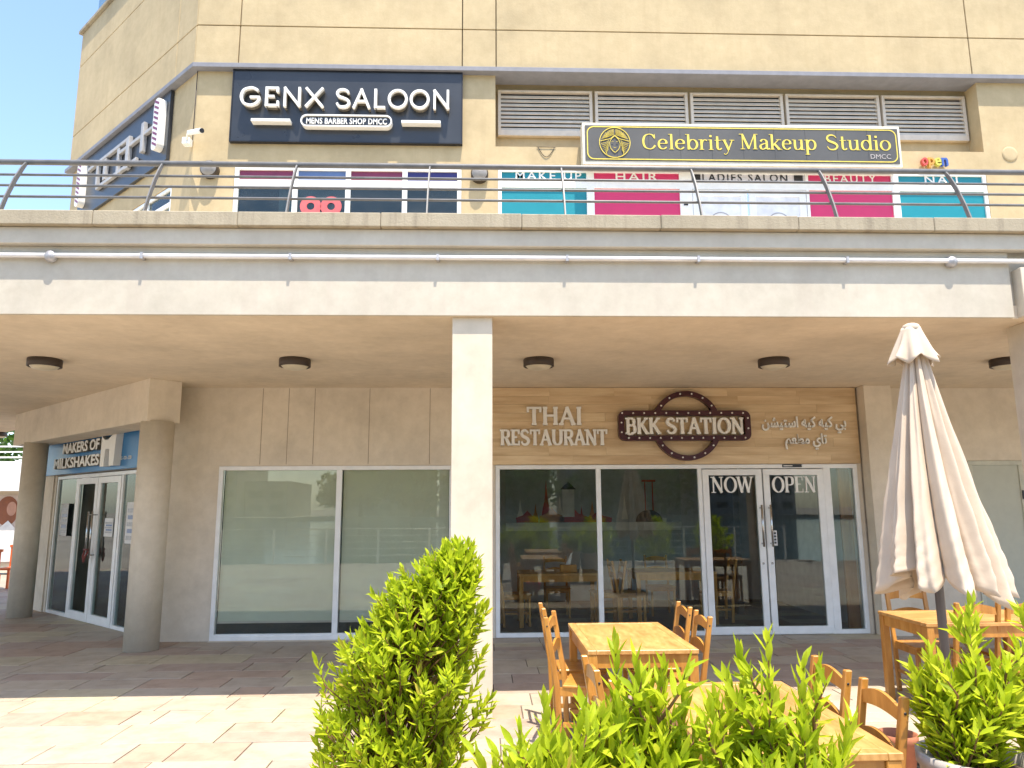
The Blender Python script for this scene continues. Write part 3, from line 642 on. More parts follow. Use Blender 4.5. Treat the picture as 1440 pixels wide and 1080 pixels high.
# ------------------------------------------------------------------ timber cladding behind the restaurant sign
cl = thing('timber_cladding', 'tan timber boards cladding the wall above the restaurant glass, behind the lettering', 'cladding', (2.6, 9.95, 2.24))
box('batten', M['clad'], (.06, 5.13, 9.945, 9.958, 2.243, 3.297), cl)
random.seed(11)
nz = 9; hz = 1.05/nz
for i in range(nz):
    x = .06; z = 2.245+i*hz
    while x < 5.12:
        l = random.uniform(.7, 1.6)
        if 5.13-(x+l) < .35: l = 5.13-x
        MB().box(x+.0008, x+l-.0008, 9.930+random.uniform(-.0012, .0012), 9.944, z+.0008, z+hz-.0008).build('plank', M['clad'], cl); x += l

# ------------------------------------------------------------------ restaurant lettering
SER = .045
rs = thing('restaurant_lettering', 'white raised THAI RESTAURANT lettering on tan boards left of the round station sign', 'sign', (.9, 9.93, 2.5))
serif_text(rs, 'THAI', .545, 1.31, 2.775, .25, 9.885, .04, M['letter'], .195, .12)
serif_text(rs, 'RESTAURANT', .185, 1.64, 2.50, .215, 9.885, .04, M['letter'], .195, .115)
st = thing('station_sign', 'oxblood red BKK STATION sign with bulb-studded bar across a ring', 'sign', (2.72, 9.93, 2.75))
MB().strip(rrect(1.79, 3.60, 2.555, 2.965, .09), rrect(1.865, 3.525, 2.625, 2.895, .03), 9.83, 9.925).build('bar_frame', M['bkk'], st)
ring = MB()
for a0, a1 in ((R(26), R(154)), (R(206), R(334))):
    ring.strip(ringpts(2.725, 2.76, .475, .475, 30, a0, a1, False), ringpts(2.725, 2.76, .405, .405, 30, a0, a1, False), 9.835, 9.925, False)
ring.build('ring', M['bkk'], st)
bm_ = []
for i in range(12):
    bm_.append((1.84+i*.151, 2.930)); bm_.append((1.92+i*.145, 2.590))
for x, z in ((1.828, 2.80), (1.828, 2.67), (3.562, 2.86), (3.562, 2.72)): bm_.append((x, z))
for i in range(6):
    a = R(38+i*20.8); bm_ += [(2.725+.44*math.cos(a), 2.76+.44*math.sin(a)), (2.725+.44*math.cos(a), 2.76-.44*math.sin(a))]
for x, z in bm_: MB().lathe([(.013, 0), (.012, -.008), (.006, -.013), (0, -.014)], (x, 9.832, z), 8, 'y').build('bulb', M['bulb'], st)
serif_text(st, 'BKK STATION', 1.885, 3.515, 2.645, .225, 9.85, .05, M['letter'], .19, .115)
SER = .075
ar = thing('arabic_lettering', 'white raised Arabic lettering on tan boards right of the station sign', 'sign', (4.35, 9.93, 2.65))
L1 = '\uFEE6\uFEB8\uFEF4\uFE98\uFEB3\uFE8D \uFEEA\uFEF4\uFEDB \uFEEA\uFEF4\uFEDB \uFEF2\uFE91'
L2 = '\uFEE2\uFECC\uFEC4\uFEE3 \uFEF1\uFE8E\uFE97'
plain_text(ar, L1, 3.78, 4.955, 2.655, .235, 9.895, .03, M['letter'], .022)
plain_text(ar, L2, 4.09, 4.67, 2.43, .225, 9.895, .03, M['letter'], .022)

# ------------------------------------------------------------------ GENX sign
gx = thing('saloon_sign', 'charcoal signboard reading GENX SALOON in raised white letters over the barber window', 'sign', (-2.0, 9.95, 6.85))
box('board', M['sign_blue'], (-3.665, -.365, 9.895, 9.955, 6.87, 7.965), gx)
MB().strip([(-3.68, 6.855), (-.35, 6.855), (-.35, 7.98), (-3.68, 7.98)], [(-3.665, 6.87), (-.365, 6.87), (-.365, 7.965), (-3.665, 7.965)], 9.885, 9.957).build('rim', M['sign_edge'], gx)
serif_text(gx, 'GENX', -3.54, -2.32, 7.345, .30, 9.775, .05, M['letter'], .125, .105, False)
serif_text(gx, 'SALOON', -2.18, -.50, 7.335, .30, 9.775, .05, M['letter'], .125, .105, False)
# receding returns of the letters (deeper, slimmer)
serif_text(gx, 'GENX', -3.54, -2.32, 7.345, .30, 9.832, .06, M['letter_side'], .09, .08, False, name='letter_return')
serif_text(gx, 'SALOON', -2.18, -.50, 7.335, .30, 9.832, .06, M['letter_side'], .09, .08, False, name='letter_return')
for a, b in ((-3.35, -2.80), (-1.22, -.66)): box('bar', M['letter'], (a, b, 9.78, 9.894, 7.115, 7.155), gx)
MB().strip(rrect(-2.655, -1.355, 7.05, 7.235, .09), rrect(-2.635, -1.375, 7.07, 7.215, .07), 9.79, 9.894).build('capsule_rim', M['letter'], gx)
MB().prism(rrect(-2.637, -1.373, 7.068, 7.217, .07), 9.815, 9.893).build('capsule', M['sign_blue'], gx)
plain_text(gx, 'MENS BARBER SHOP DMCC', -2.575, -1.43, 7.098, .092, 9.805, .01, M['letter'], .02, 1.05)
# oblique sign on the chamfer
os_ = thing('corner_sign', 'slanted-view charcoal sign with barber poles and white bars on the chamfered corner', 'sign', (-5.9, 11.6, 6.9))
MB().box(.76, 4.40, -.06, -.005, 6.84, 7.97).build('board', M['sign_blue'], os_, cham, .004)
for s0 in (.86, 4.02):
    pl = MB().prism(rrect(s0, s0+.20, 7.02, 7.86, .09), -.17, -.062).build('pole_box', M['letter'], os_, cham)
    for i in range(9):
        z = 7.05+i*.085
        MB().prism([(s0+.02, z), (s0+.18, z+.09), (s0+.18, z+.13), (s0+.02, z+.04)], -.1725, -.1705).build('stripe', M['maroon'], pl, cham)
for b in ((1.10, 2.45, -.12, -.062, 7.47, 7.53), (1.50, 1.60, -.13, -.062, 7.20, 7.70), (2.05, 2.16, -.13, -.062, 7.10, 7.66), (2.2, 3.85, -.12, -.062, 7.61, 7.67), (2.45, 2.53, -.125, -.062, 7.12, 7.59),
          (1.75, 3.4, -.12, -.062, 7.13, 7.19), (3.0, 3.1, -.125, -.062, 7.21, 7.59), (3.35, 3.42, -.125, -.062, 7.21, 7.59)):
    MB().box(*b).build('bar', M['lightgrey'], os_, cham, .006)

# ------------------------------------------------------------------ Celebrity sign
cs = thing('makeup_sign', 'long grey signboard with gold Celebrity Makeup Studio lettering and round emblem', 'sign', (3.7, 9.9, 6.5))
box('cabinet', M['cream_frame'], (1.37, 6.02, 9.74, 9.93, 6.49, 7.13), cs, bev=.006)
box('face', M['cel'], (1.41, 5.98, 9.731, 9.739, 6.545, 7.085), cs)
MB().strip(rrect(1.435, 5.955, 6.56, 7.07, .10), rrect(1.450, 5.940, 6.575, 7.055, .088), 9.727, 9.730).build('gold_border', M['gold'], cs)
for i in range(1, 10): box('panel_joint', M['sign_edge'], (1.41+i*.457, 1.4125+i*.457, 9.7295, 9.7308, 6.55, 7.08), cs)
em = MB(); ex, ez = 1.835, 6.82
em.strip(ringpts(ex, ez, .225, .235, 44), ringpts(ex, ez, .215, .225, 44), 9.722, 9.729)
def rib(P, w=.006, y=9.7225):
    P = catmull(P, 6); a = []; b = []
    for i, q in enumerate(P):
        u = P[max(i-1, 0)]; v = P[min(i+1, len(P)-1)]; dx, dz = v[0]-u[0], v[1]-u[1]; L = math.hypot(dx, dz) or 1
        a.append((q[0]-dz/L*w/2, q[1]+dx/L*w/2)); b.append((q[0]+dz/L*w/2, q[1]-dx/L*w/2))
    em.strip(a, b, y, y+.005, False)
yy = 9.7215
for sg in (-1, 1):
    rib([(ex, ez+.10), (ex+sg*.05, ez+.05), (ex+sg*.075, ez-.02), (ex+sg*.055, ez-.10), (ex, ez-.155)], .007, 9.7205)
    rib([(ex, ez+.11), (ex+sg*.06, ez+.06), (ex+sg*.13, ez+.04), (ex+sg*.205, ez+.02)], .008, 9.7195)
    for k in range(8):
        a = k*.022
        rib([(ex+sg*(.085+k*.002), ez+.03-a*.9), (ex+sg*(.12), ez-.0-a), (ex+sg*(.20-k*.012), ez-.02-a*1.15)], .004, 9.7185-k*.0002)
    for k in range(7):
        rib([(ex+sg*.01, ez+.115+k*.014), (ex+sg*(.06+k*.004), ez+.10+k*.012), (ex+sg*(.12), ez+.075+k*.010), (ex+sg*(.19-k*.010), ez+.055+k*.016)], .004, 9.7165-k*.0002)
    rib([(ex+sg*.018, ez+.005), (ex+sg*.035, ez+.014), (ex+sg*.05, ez+.005)], .003, 9.7150)
rib([(ex-.02, ez-.075), (ex, ez-.085), (ex+.02, ez-.075)], .004, 9.7145)
em.build('emblem', M['gold'], cs)
serif_text(cs, 'Celebrity', 2.22, 3.56, 6.725, .235, 9.726, .0035, M['gold'], .135, .035)
serif_text(cs, 'Makeup', 3.64, 4.77, 6.74, .235, 9.726, .0035, M['gold'], .135, .035)
serif_text(cs, 'Studio', 4.90, 5.87, 6.745, .235, 9.726, .0035, M['gold'], .135, .035)
plain_text(cs, 'DMCC', 5.55, 5.85, 6.615, .07, 9.726, .003, simple('grey lettering', (.42, .38, .36), .5))
# neon open sign
on = thing('neon_open_sign', 'small multicoloured open sign on the wall above the nail window', 'sign', (6.6, 9.95, 6.55))
for i, (ch, c) in enumerate((('o', (.55, .08, .06)), ('p', (.60, .30, .05)), ('e', (.55, .50, .08)), ('n', (.06, .12, .40)))):
    plain_text(on, ch, 6.40+i*.10, 6.495+i*.10, 6.60-(.035 if ch == 'p' else 0), .125+(.035 if ch == 'p' else 0), 9.88, .05, simple('tube '+ch, c, .3), .02, name='letter')
# round plaster patch and cable loop
pa = MB().lathe([(0, -.01), (.09, -.012), (.115, -.008), (.12, 0)], (7.80, 9.958, 6.83), 26, 'y').build('round_patch', M['wall_panel']); tag(pa, 'round rough plaster patch on the upper wall at the right end', 'wall patch')
lp = MB(); lp.tube([(.75+.24*t_/12, 9.95, 6.85-.15*math.sin(math.pi*t_/12)) for t_ in range(13)], .005, 5); lp.tube([(.73, 9.95, 6.853), (1.01, 9.95, 6.853)], .004, 5)
tag(lp.build('cable_loop', M['rubber']), 'thin black wire loop on the wall left of the gold-lettered sign', 'cable')

# ------------------------------------------------------------------ blue sign, milkshake doors (chamfer)
bs = thing('milkshake_sign', 'blue MAKERS OF MILKSHAKES signboard above the glass doors behind the round columns', 'sign', (-6.3, 12, 2.25))
MB().box(.70, 5.0, -.06, -.002, 2.26, 2.83).build('board', M['bluesign'], bs, cham, .003)
def chamr(q): return cham((5.7-q[0], q[1], q[2]))   # text runs left to right as seen from the street
for s_, a, b, z in (('MAKERS OF', 5.7-3.62, 5.7-2.10, 2.575), ('MILKSHAKES', 5.7-3.98, 5.7-2.06, 2.34)):
    plain_text(bs, s_, a, b, z, .17, -.15, .085, M['letter_side'], .03, xf=chamr, name='lettering_return')
    plain_text(bs, s_, a, b, z, .17, -.158, .007, M['letter'], .025, xf=chamr)
cup = MB().prism([(5.7-2.00, 2.31), (5.7-2.00, 2.77), (5.7-1.88, 2.70), (5.7-1.76, 2.70), (5.7-1.46, 2.81), (5.7-1.50, 2.31), (5.7-1.66, 2.31), (5.7-1.68, 2.56), (5.7-1.84, 2.56), (5.7-1.86, 2.31)], -.162, -.062).build('cup_emblem', M['letter'], bs, chamr)
MB().prism([(5.7-1.76, 2.46), (5.7-1.80, 2.51), (5.7-1.78, 2.53), (5.7-1.76, 2.515), (5.7-1.74, 2.53), (5.7-1.72, 2.51)], -.07, -.062).build('heart', M['letter'], bs, chamr)
plain_text(bs, 'IC - CO - LTD', 5.7-1.50, 5.7-1.12, 2.39, .05, -.066, .004, M['letter'], .02, xf=chamr)
plain_text(bs, 'milkshakes', 5.7-4.95, 5.7-4.70, 2.30, .03, -.066, .004, M['letter'], .01, xf=chamr)
md = framed(B, .93, 4.32, .002, 2.235, .03, .05, .07, name='milkshake_shopfront', xf=cham)
for x in (1.58, 3.38): MB().box(x, x+.05, .032, .09, .052, 2.185).build('mullion', M['white'], md, cham)
MB().box(4.325, 4.415, .02, .1, .0, 2.255).build('jamb', M['wall_low'], md, cham)
for a, b in ((.98, 1.58), (3.43, 4.27)): MB().box(a, b, .06, .068, .052, 2.185).build('pane', M['glass_dark'], md, cham)
for a, b, h in ((1.64, 2.49, 2.42), (2.51, 3.37, 2.58)):
    d_ = MB(); w_ = .10
    d_.box(a, b, .022, .07, 2.08, 2.175); d_.box(a, b, .022, .07, .01, .13); d_.box(a, a+w_, .022, .07, .13, 2.08); d_.box(b-w_, b, .022, .07, .13, 2.08)
    dr = d_.build('glass_door', M['white'], B, cham, .003); MB().box(a+w_, b-w_, .045, .052, .13, 2.08).build('pane', M['glass_dark'], dr, cham)
    MB().tube([(h, -.05, .95), (h, -.05, 1.65)], .014, 8).build('pull_handle', M['steel'], dr, cham)
    for z in (1.0, 1.6): MB().tube([(h, -.05, z), (h, .022, z)], .010, 8).build('handle_mount', M['steel'], dr, cham)
MB().box(.5, 4.5, .6, .7, .0, 2.3).build('milkshake_room', simple('dim green room', (.13, .15, .13), .8), B, cham)
ch = MB(); ch.tube([(2.42, -.06, 1.06), (2.46, -.09, .98), (2.50, -.09, .90), (2.55, -.09, .98), (2.58, -.06, 1.06)], .014, 6); ch.tube([(2.42, -.075, 1.08), (2.58, -.075, 1.08)], .013, 6)
tag(ch.build('door_chain', simple('red chain sleeve', (.22, .04, .03), .5), None, cham), 'dark red chain lock looped through the handles of the milkshake shop doors', 'lock')
for lab, b in (('coloured poster on the far left pane of the milkshake shop', (3.66, 3.98, 1.25, 1.78)), ('coloured poster on the pane nearest the front round column', (1.08, 1.34, 1.20, 1.78)), ('white paper notice on the right milkshake shop door', (1.84, 2.16, 1.28, 1.55))):
    ps = MB().box(b[0], b[1], .018 if 'notice' not in lab else .038, .020 if 'notice' not in lab else .040, b[2], b[3]).build('poster', M['paper'], None, cham); tag(ps, lab, 'poster')
    for k in range(5):
        z = b[2]+.05+k*(b[3]-b[2]-.1)/5
        MB().box(b[0]+.03, b[1]-.03-.03*(k % 2), .016 if 'notice' not in lab else .036, .0175 if 'notice' not in lab else .0375, z, z+(b[3]-b[2])*.1).build('print', M['bluefilm'] if k % 2 else M['galv'], ps, cham)

# ------------------------------------------------------------------ balcony railing
rl = thing('balcony_railing', 'grey metal balcony railing with four rails and leaning flat posts on the stone coping', 'railing', (0, 6.25, 4.17))
def rail_y(z): return 6.10 + .28*((z-4.18)/.62)**1.0
for z, r in ((4.785, .026), (4.632, .012), (4.505, .012), (4.375, .012)):
    MB().tube([(-9.3, rail_y(z), z), (11.5, rail_y(z), z)], r, 10).build('rail', M['rail'], rl)
k = -4
while True:
    x = -4.155 + 1.2115*k
    if x > 11: break
    if x > -9.4:
        P = [(6.055, 4.179), (6.115, 4.35), (6.205, 4.56), (6.285, 4.70), (6.335, 4.768), (6.37, 4.768), (6.325, 4.69), (6.245, 4.54), (6.155, 4.34), (6.10, 4.179)]
        MB().prism(P, x-.006, x+.006, 'x').build('post', M['rail'], rl)
    k += 1
pp = thing('wall_conduit', 'white conduit pipe with round junction boxes running along the balcony fascia', 'pipe', (0, 6.08, 3.76))
MB().tube([(-9.3, 6.088, 3.805), (11, 6.088, 3.805)], .021, 10).build('pipe', M['pipe'], pp)
for x in (-3.70, 4.12, 8.9): MB().lathe([(0, -.055), (.035, -.05), (.05, -.03), (.052, 0)], (x, 6.115, 3.80), 18, 'y').build('junction_box', M['galv'], pp)
for x in (-6.3, -2.93, -1.68, -.42, .70, 1.85, 3.17, 6.4): box('clip', M['galv'], (x-.012, x+.012, 6.062, 6.128, 3.775, 3.83), pp)

# ------------------------------------------------------------------ lamps
for i, (x, y, lab) in enumerate(((-4.82, 8.03, 'on the soffit in front of the round column'), (-2.11, 8.01, 'on the soffit above the window with sage blinds'), (.58, 7.99, 'on the soffit above the THAI lettering'), (3.22, 7.97, 'on the soffit between the station sign and the Arabic lettering'), (5.88, 7.95, 'on the soffit right of the folded parasol'), (-10.3, 15.8, 'far back at the left end of the soffit'))):
    t_ = thing('ceiling_lamp', 'round bronze drum lamp '+lab, 'lamp', (x, y, 3.3), 'drum lamps on the arcade soffit')
    MB().lathe([(0, 0), (.165, 0), (.17, -.01), (.17, -.085), (.16, -.09), (.15, -.085), (.15, -.01)], (x, y, 3.3), 28).build('housing', M['lamp'], t_)
    MB().lathe([(.149, -.075), (.12, -.105), (.06, -.12), (0, -.123)], (x, y, 3.3), 28).build('diffuser', M['diff'], t_)
for x, z, lab in ((-3.93, 6.43, 'left of the barber window'), (-.10, 6.40, 'between the barber window and the teal make-up window')):
    t_ = thing('wall_lamp', 'round dark bulkhead wall lamp '+lab, 'lamp', (x, YW, z), 'bulkhead wall lamps on the upper wall')
    MB().lathe([(0, 0), (.125, 0), (.125, -.09), (.11, -.11)], (x, YW, z), 24, 'y').build('housing', M['lamp'], t_)
    MB().lathe([(.11, -.108), (.08, -.135), (.04, -.15), (0, -.153)], (x, YW, z), 24, 'y').build('diffuser', simple('grey diffuser', (.28, .26, .24), .4), t_)
cc = thing('security_camera', 'white bullet security camera on a bracket at the chamfered corner', 'camera', (-4.2, 9.9, 6.87))
box('junction_box', M['white'], (-4.33, -4.22, 9.86, 9.97, 6.80, 6.90), cc, bev=.006)
MB().tube([(-4.26, 9.86, 6.86), (-4.22, 9.78, 6.90), (-4.15, 9.76, 6.92)], .015, 8).build('bracket', M['white'], cc)
MB().tube([(-4.21, 9.80, 6.93), (-3.98, 9.66, 6.89)], .036, 14).build('body', M['white'], cc)
MB().tube([(-3.982, 9.661, 6.8905), (-3.965, 9.651, 6.8875)], .033, 14).build('lens', M['black'], cc)
cb = MB(); cb.tube([(-4.215, 9.945, 6.90), (-4.212, 9.945, 7.98)], .006, 6); tag(cb.build('cable', M['lamp']), 'thin cable running up the wall corner above the security camera', 'cable')

# ------------------------------------------------------------------ tables and chairs
def make_table(name, label, L=1.18, W_=.74, group=None):
    t_ = thing(name, label, 'table', (0, 0, 0), group, local=True)
    b = MB()
    b.box(-W_/2+.06, W_/2-.06, -L/2+.06, L/2-.06, .715, .739); b.build('tabletop', M['table'], t_, bev=.002)
    for q in ((-W_/2, -W_/2+.0595, -L/2, L/2, .712, .740), (W_/2-.0595, W_/2, -L/2, L/2, .712, .740)): MB().box(*q).build('edge_board', M['table'], t_, bev=.003)
    for q in ((-W_/2+.060, W_/2-.060, -L/2, -L/2+.0595, .712, .7398), (-W_/2+.060, W_/2-.060, L/2-.0595, L/2, .712, .7398)): MB().box(*q).build('edge_board', M['table'], t_, bev=.003)
    for sx in (-1, 1):
        for sy in (-1, 1):
            a, c = sx*(W_/2-.035), sy*(L/2-.035); MB().box(a-.03, a+.03, c-.03, c+.03, .001, .711).build('leg', M['chair'], t_, bev=.004)
        MB().box(sx*(W_/2-.03)-.011, sx*(W_/2-.03)+.011, -L/2+.066, L/2-.066, .625, .710).build('apron', M['chair'], t_)
    for sy in (-1, 1): MB().box(-W_/2+.066, W_/2-.066, sy*(L/2-.03)-.011, sy*(L/2-.03)+.011, .625, .710).build('apron', M['chair'], t_)
    return t_
T1 = make_table('dining_table', 'pine table with four chairs, standing just in front of the restaurant window'); T1.location = (1.035, 5.62, 0)
TG = 'pine tables on the terrace'; T1['group'] = TG
T2 = copy_tree(T1); T2.location = (1.22, 3.53, 0); T2['label'] = 'pine table nearest the camera, half hidden behind leafy shrubs'
T3 = copy_tree(T1); T3.location = (4.10, 6.35, 0); T3.rotation_euler.z = R(90); T3['label'] = 'pine table standing crosswise behind the folded parasol'
def make_chair():
    c = thing('wooden_chair', '', 'chair', (0, 0, 0), 'pine chairs on the terrace', local=True)
    hw = .175
    def rail(z0, z1, arch, y, th=.016):
        P = [(-hw+.018, z0+(.0))] + [(-hw+.018+(2*hw-.036)*i/10, z0+arch*.45*math.sin(math.pi*i/10)) for i in range(1, 10)] + [(hw-.018, z0)]
        Q = [(hw-.018-(2*hw-.036)*i/10, z1+arch*math.sin(math.pi*i/10)) for i in range(11)]
        lo_ = [(-hw+.018+(2*hw-.036)*i/10, z0+arch*.45*math.sin(math.pi*i/10)) for i in range(11)]
        up_ = [(-hw+.018+(2*hw-.036)*i/10, z1+arch*math.sin(math.pi*i/10)) for i in range(11)]
        m = MB(); m.strip(up_, lo_, y-th/2, y+th/2, False); return m
    for sx in (-1, 1):
        prof = [(.165, 0), (.185, .44), (.262, .90), (.295, .90), (.222, .44), (.205, 0)]
        MB().prism(prof, sx*hw-.017, sx*hw+.017, 'x').build('back_leg', M['chair'], c, bev=.004)
        MB().box(sx*hw-.017, sx*hw+.017, -.20, -.165, 0, .43).build('front_leg', M['chair'], c, bev=.003)
        MB().box(sx*hw-.009, sx*hw+.009, -.164, .183, .375, .43).build('seat_rail', M['chair'], c)
        MB().box(sx*hw-.009, sx*hw+.009, -.164, .166, .17, .20).build('stretcher', M['chair'], c)
        MB().lathe([(0, 0), (.006, 0), (.006, .002*sx), (0, .002*sx)], (0, 0, 0), 8).build('bolt', M['black'], c, lambda q, sx=sx: (sx*(hw+.0172)+q[2], .268+q[0], .84+q[1]))
    MB().box(-hw+.018, hw-.018, -.19, -.172, .375, .43).build('seat_rail', M['chair'], c)
    MB().prism([(-.205, -.215), (.205, -.215), (.19, .165), (-.19, .165)], .431, .449, 'z').build('seat', M['chair'], c, bev=.005)
    rail(.80, .855, .03, .266).build('top_rail', M['chair'], c); rail(.64, .70, .03, .236).build('back_slat', M['chair'], c)
    return c
CH = make_chair()
def put(x, y, rot, label, first=[True]):
    c = CH if first[0] else copy_tree(CH); first[0] = False
    c.location = (x, y, 0); c.rotation_euler.z = R(rot); c['label'] = label; return c
# back of the chair is local +y; rot 90 turns the back to -x
put(.72, 6.06, 90, 'pine chair on the left of the table by the window, the one nearer the glass')
put(.735, 5.52, 76, 'pine chair on the left of the table by the window, turned slightly, nearer the camera')
put(1.31, 6.06, -90, 'pine chair on the right of the table by the window, the one nearer the glass')
put(1.31, 5.54, -90, 'pine chair on the right of the table by the window, nearer the camera')
put(1.44, 3.79, -90, 'pine chair right of the nearest table, the farther of its two right chairs')
put(1.43, 3.29, -92, 'pine chair right of the nearest table, at the bottom beside the pale pot')
put(.80, 3.88, 92, 'pine chair left of the nearest table, seen through the shrub leaves')
put(.84, 3.30, 88, 'pine chair left of the nearest table, at the bottom behind the shrubs')
put(3.93, 6.25, 182, 'pine chair with its back to us, tucked under the crosswise table beneath the parasol')
put(4.40, 6.28, 178, 'pine chair at the right edge, tucked under the crosswise table')
put(4.14, 5.66, 184, 'pine chair at the right edge, standing out nearer the camera than its table')
put(3.95, 6.62+.15, -2, 'pine chair on the far side of the crosswise table, back towards the wall')

# interior tables and chairs
CH_IN = 1
IT = make_table('indoor_table', 'wooden table inside behind the left restaurant pane, wooden napkin box on it', group='tables inside the restaurant'); IT.location = (1.05, 11.1, 0); IT.rotation_euler.z = R(90)
IT2 = copy_tree(IT); IT2.location = (2.75, 11.2, 0); IT2['label'] = 'wooden table inside behind the second restaurant pane and left door'
for x, y, r, l in ((.42, 11.0, 95, 'wooden chair inside at the left end of the napkin box table'), (1.75, 11.1, -88, 'wooden chair inside at the right end of the napkin box table'), (2.1, 11.1, 92, 'wooden chair inside at the left end of the second indoor table'), (3.42, 11.2, -92, 'wooden chair inside behind the left door glass'), (1.1, 11.8, 0, 'wooden chair inside behind the napkin box table, facing the window'), (2.75, 11.9, 0, 'wooden chair inside behind the second indoor table, facing the window')):
    c = put(x, y, r, l); c['group'] = 'chairs inside the restaurant'
nb = thing('napkin_box', 'wooden napkin box with a white tissue on the indoor table', 'napkin box', (1.2, 11.05, .741))
box('box', M['chair'], (1.08, 1.32, 10.98, 11.12, .741, .84), nb, bev=.004)
MB().prism([(1.16, .841), (1.24, .841), (1.27, 1.02), (1.23, .98)], 11.04, 11.06).build('tissue', M['paper'], nb)

# ------------------------------------------------------------------ parasol
UX, UY = 2.96, 4.86
um = thing('folded_parasol', 'folded beige canvas parasol on a grey pole at the right of the terrace', 'parasol', (UX, UY, 0))
MB().tube([(UX, UY, .05), (UX, UY, 2.86)], .028, 14).build('pole', M['pole'], um)
MB().lathe([(0, 0), (.24, 0), (.24, .04), (.06, .07), (.045, .25), (0, .25)], (UX, UY, .0), 28).build('base', M['pole'], um)
def canopy():
    random.seed(4); NG = 10; n = 360; rows = 56; vs = []; fs = []
    ph = [random.uniform(-.22, .22) for _ in range(12)]; dp = [random.uniform(.75, 1.15) for _ in range(12)]
    zt, zb = 2.76, 1.20
    for j in range(rows+1):
        t_ = j/rows; z = zt+(zb-zt)*t_
        base = .05+.285*t_**1.0+.04*t_**3
        for i in range(n):
            a = 2*math.pi*i/n; kf = NG*(a+.35+.22*t_*math.sin(a*1.0+1))/(2*math.pi); kk = int(math.floor(kf)) % NG; u = kf-math.floor(kf)
            # every gore folds into a broad lobe with a sharp valley beside it
            u2 = u**(1.0+.5*ph[kk]*3*.4); lobe = math.sin(math.pi*u2)**.7
            amp = (.40+.06*t_)*dp[kk]
            r = base*(1.04-amp+amp*lobe) * (1+.05*math.sin(3*a+1.3))
            r += .016*math.sin(math.pi*u)*math.sin(2*math.pi*u*2+ph[kk]*20)*min(1, t_*2)
            r += .006*t_*math.sin(17*a+5*t_+3*math.sin(9*t_)) + .004*t_*math.sin(31*a-11*t_)
            crease = max(0, t_-.72)*.05*math.sin(23*t_*3+a*13)*math.sin(a*7+t_*40); r += crease
            dz = -.12*t_**8*lobe*(.6+.5*math.sin(kk*2.1+1)) + .07*t_**8*math.sin(a*2+.5)
            cx = .045*t_*t_; x = UX+r*math.cos(a)*1.06+cx; yv = UY+r*math.sin(a)*.92
            vs.append((x, yv, z+dz))
    for j in range(rows):
        for i in range(n): fs.append((j*n+i, j*n+(i+1) % n, (j+1)*n+(i+1) % n, (j+1)*n+i))
    m = MB(); m.add(vs, fs, True); return m
cn = canopy().build('canopy', M['canvas'], um)
sol = cn.modifiers.new('thick', 'SOLIDIFY'); sol.thickness = .004
def vent():
    n = 160; rows = 12; vs = []; fs = []
    for j in range(rows+1):
        t_ = j/rows
        for i in range(n):
            a = 2*math.pi*i/n; fold = .5+.5*math.sin(8*a+1+.8*math.sin(a*2)); r = (.052+.10*t_**1.1)*(1-.30*t_*fold)+.004*math.sin(5*a)
            z = 2.885-.235*t_ - .03*t_**4*math.sin(5*a+.5)
            vs.append((UX-.015+r*math.cos(a)*1.15, UY+r*math.sin(a), z))
    for j in range(rows):
        for i in range(n): fs.append((j*n+i, j*n+(i+1) % n, (j+1)*n+(i+1) % n, (j+1)*n+i))
    m = MB(); m.add(vs, fs, True); return m
vt = vent().build('vent_flap', M['canvas'], um); s2 = vt.modifiers.new('thick', 'SOLIDIFY'); s2.thickness = .004
MB().lathe([(.056, -.012), (.058, 0), (.05, .02), (.03, .03), (0, .033)], (UX-.015, UY, 2.885), 20).build('finial_cap', M['canvas'], um)

# ------------------------------------------------------------------ shrubs
def leaf_meshes(mat):
    out = []
    for k in range(5):
        Lh = 1.0; wv = [.06, .15, .17, .12, .0][:]; cur = [.10, .22, .05, -.1, .3][k]
        m = MB(); vs = []; N_ = 4
        for i in range(N_+1):
            t_ = i/N_; w_ = [.03, .14, .165, .10, .0][i]; z = cur*t_*t_
            vs += [(-w_, t_, z+w_*.45), (0, t_, z), (w_, t_, z+w_*.45)]
        fs = []
        for i in range(N_):
            a = i*3
            if i < N_-1: fs += [(a, a+1, a+4, a+3), (a+1, a+2, a+5, a+4)]
            else: fs += [(a, a+1, a+4), (a+1, a+2, a+4)]
        me = bpy.data.meshes.new('leaf'); me.from_pydata(vs, [], fs); me.materials.append(mat)
        me.polygons.foreach_set('use_smooth', [True]*len(fs)); me.update()
        out.append((me, vs, fs))
    return out
LM = leaf_meshes(M['leaf'])
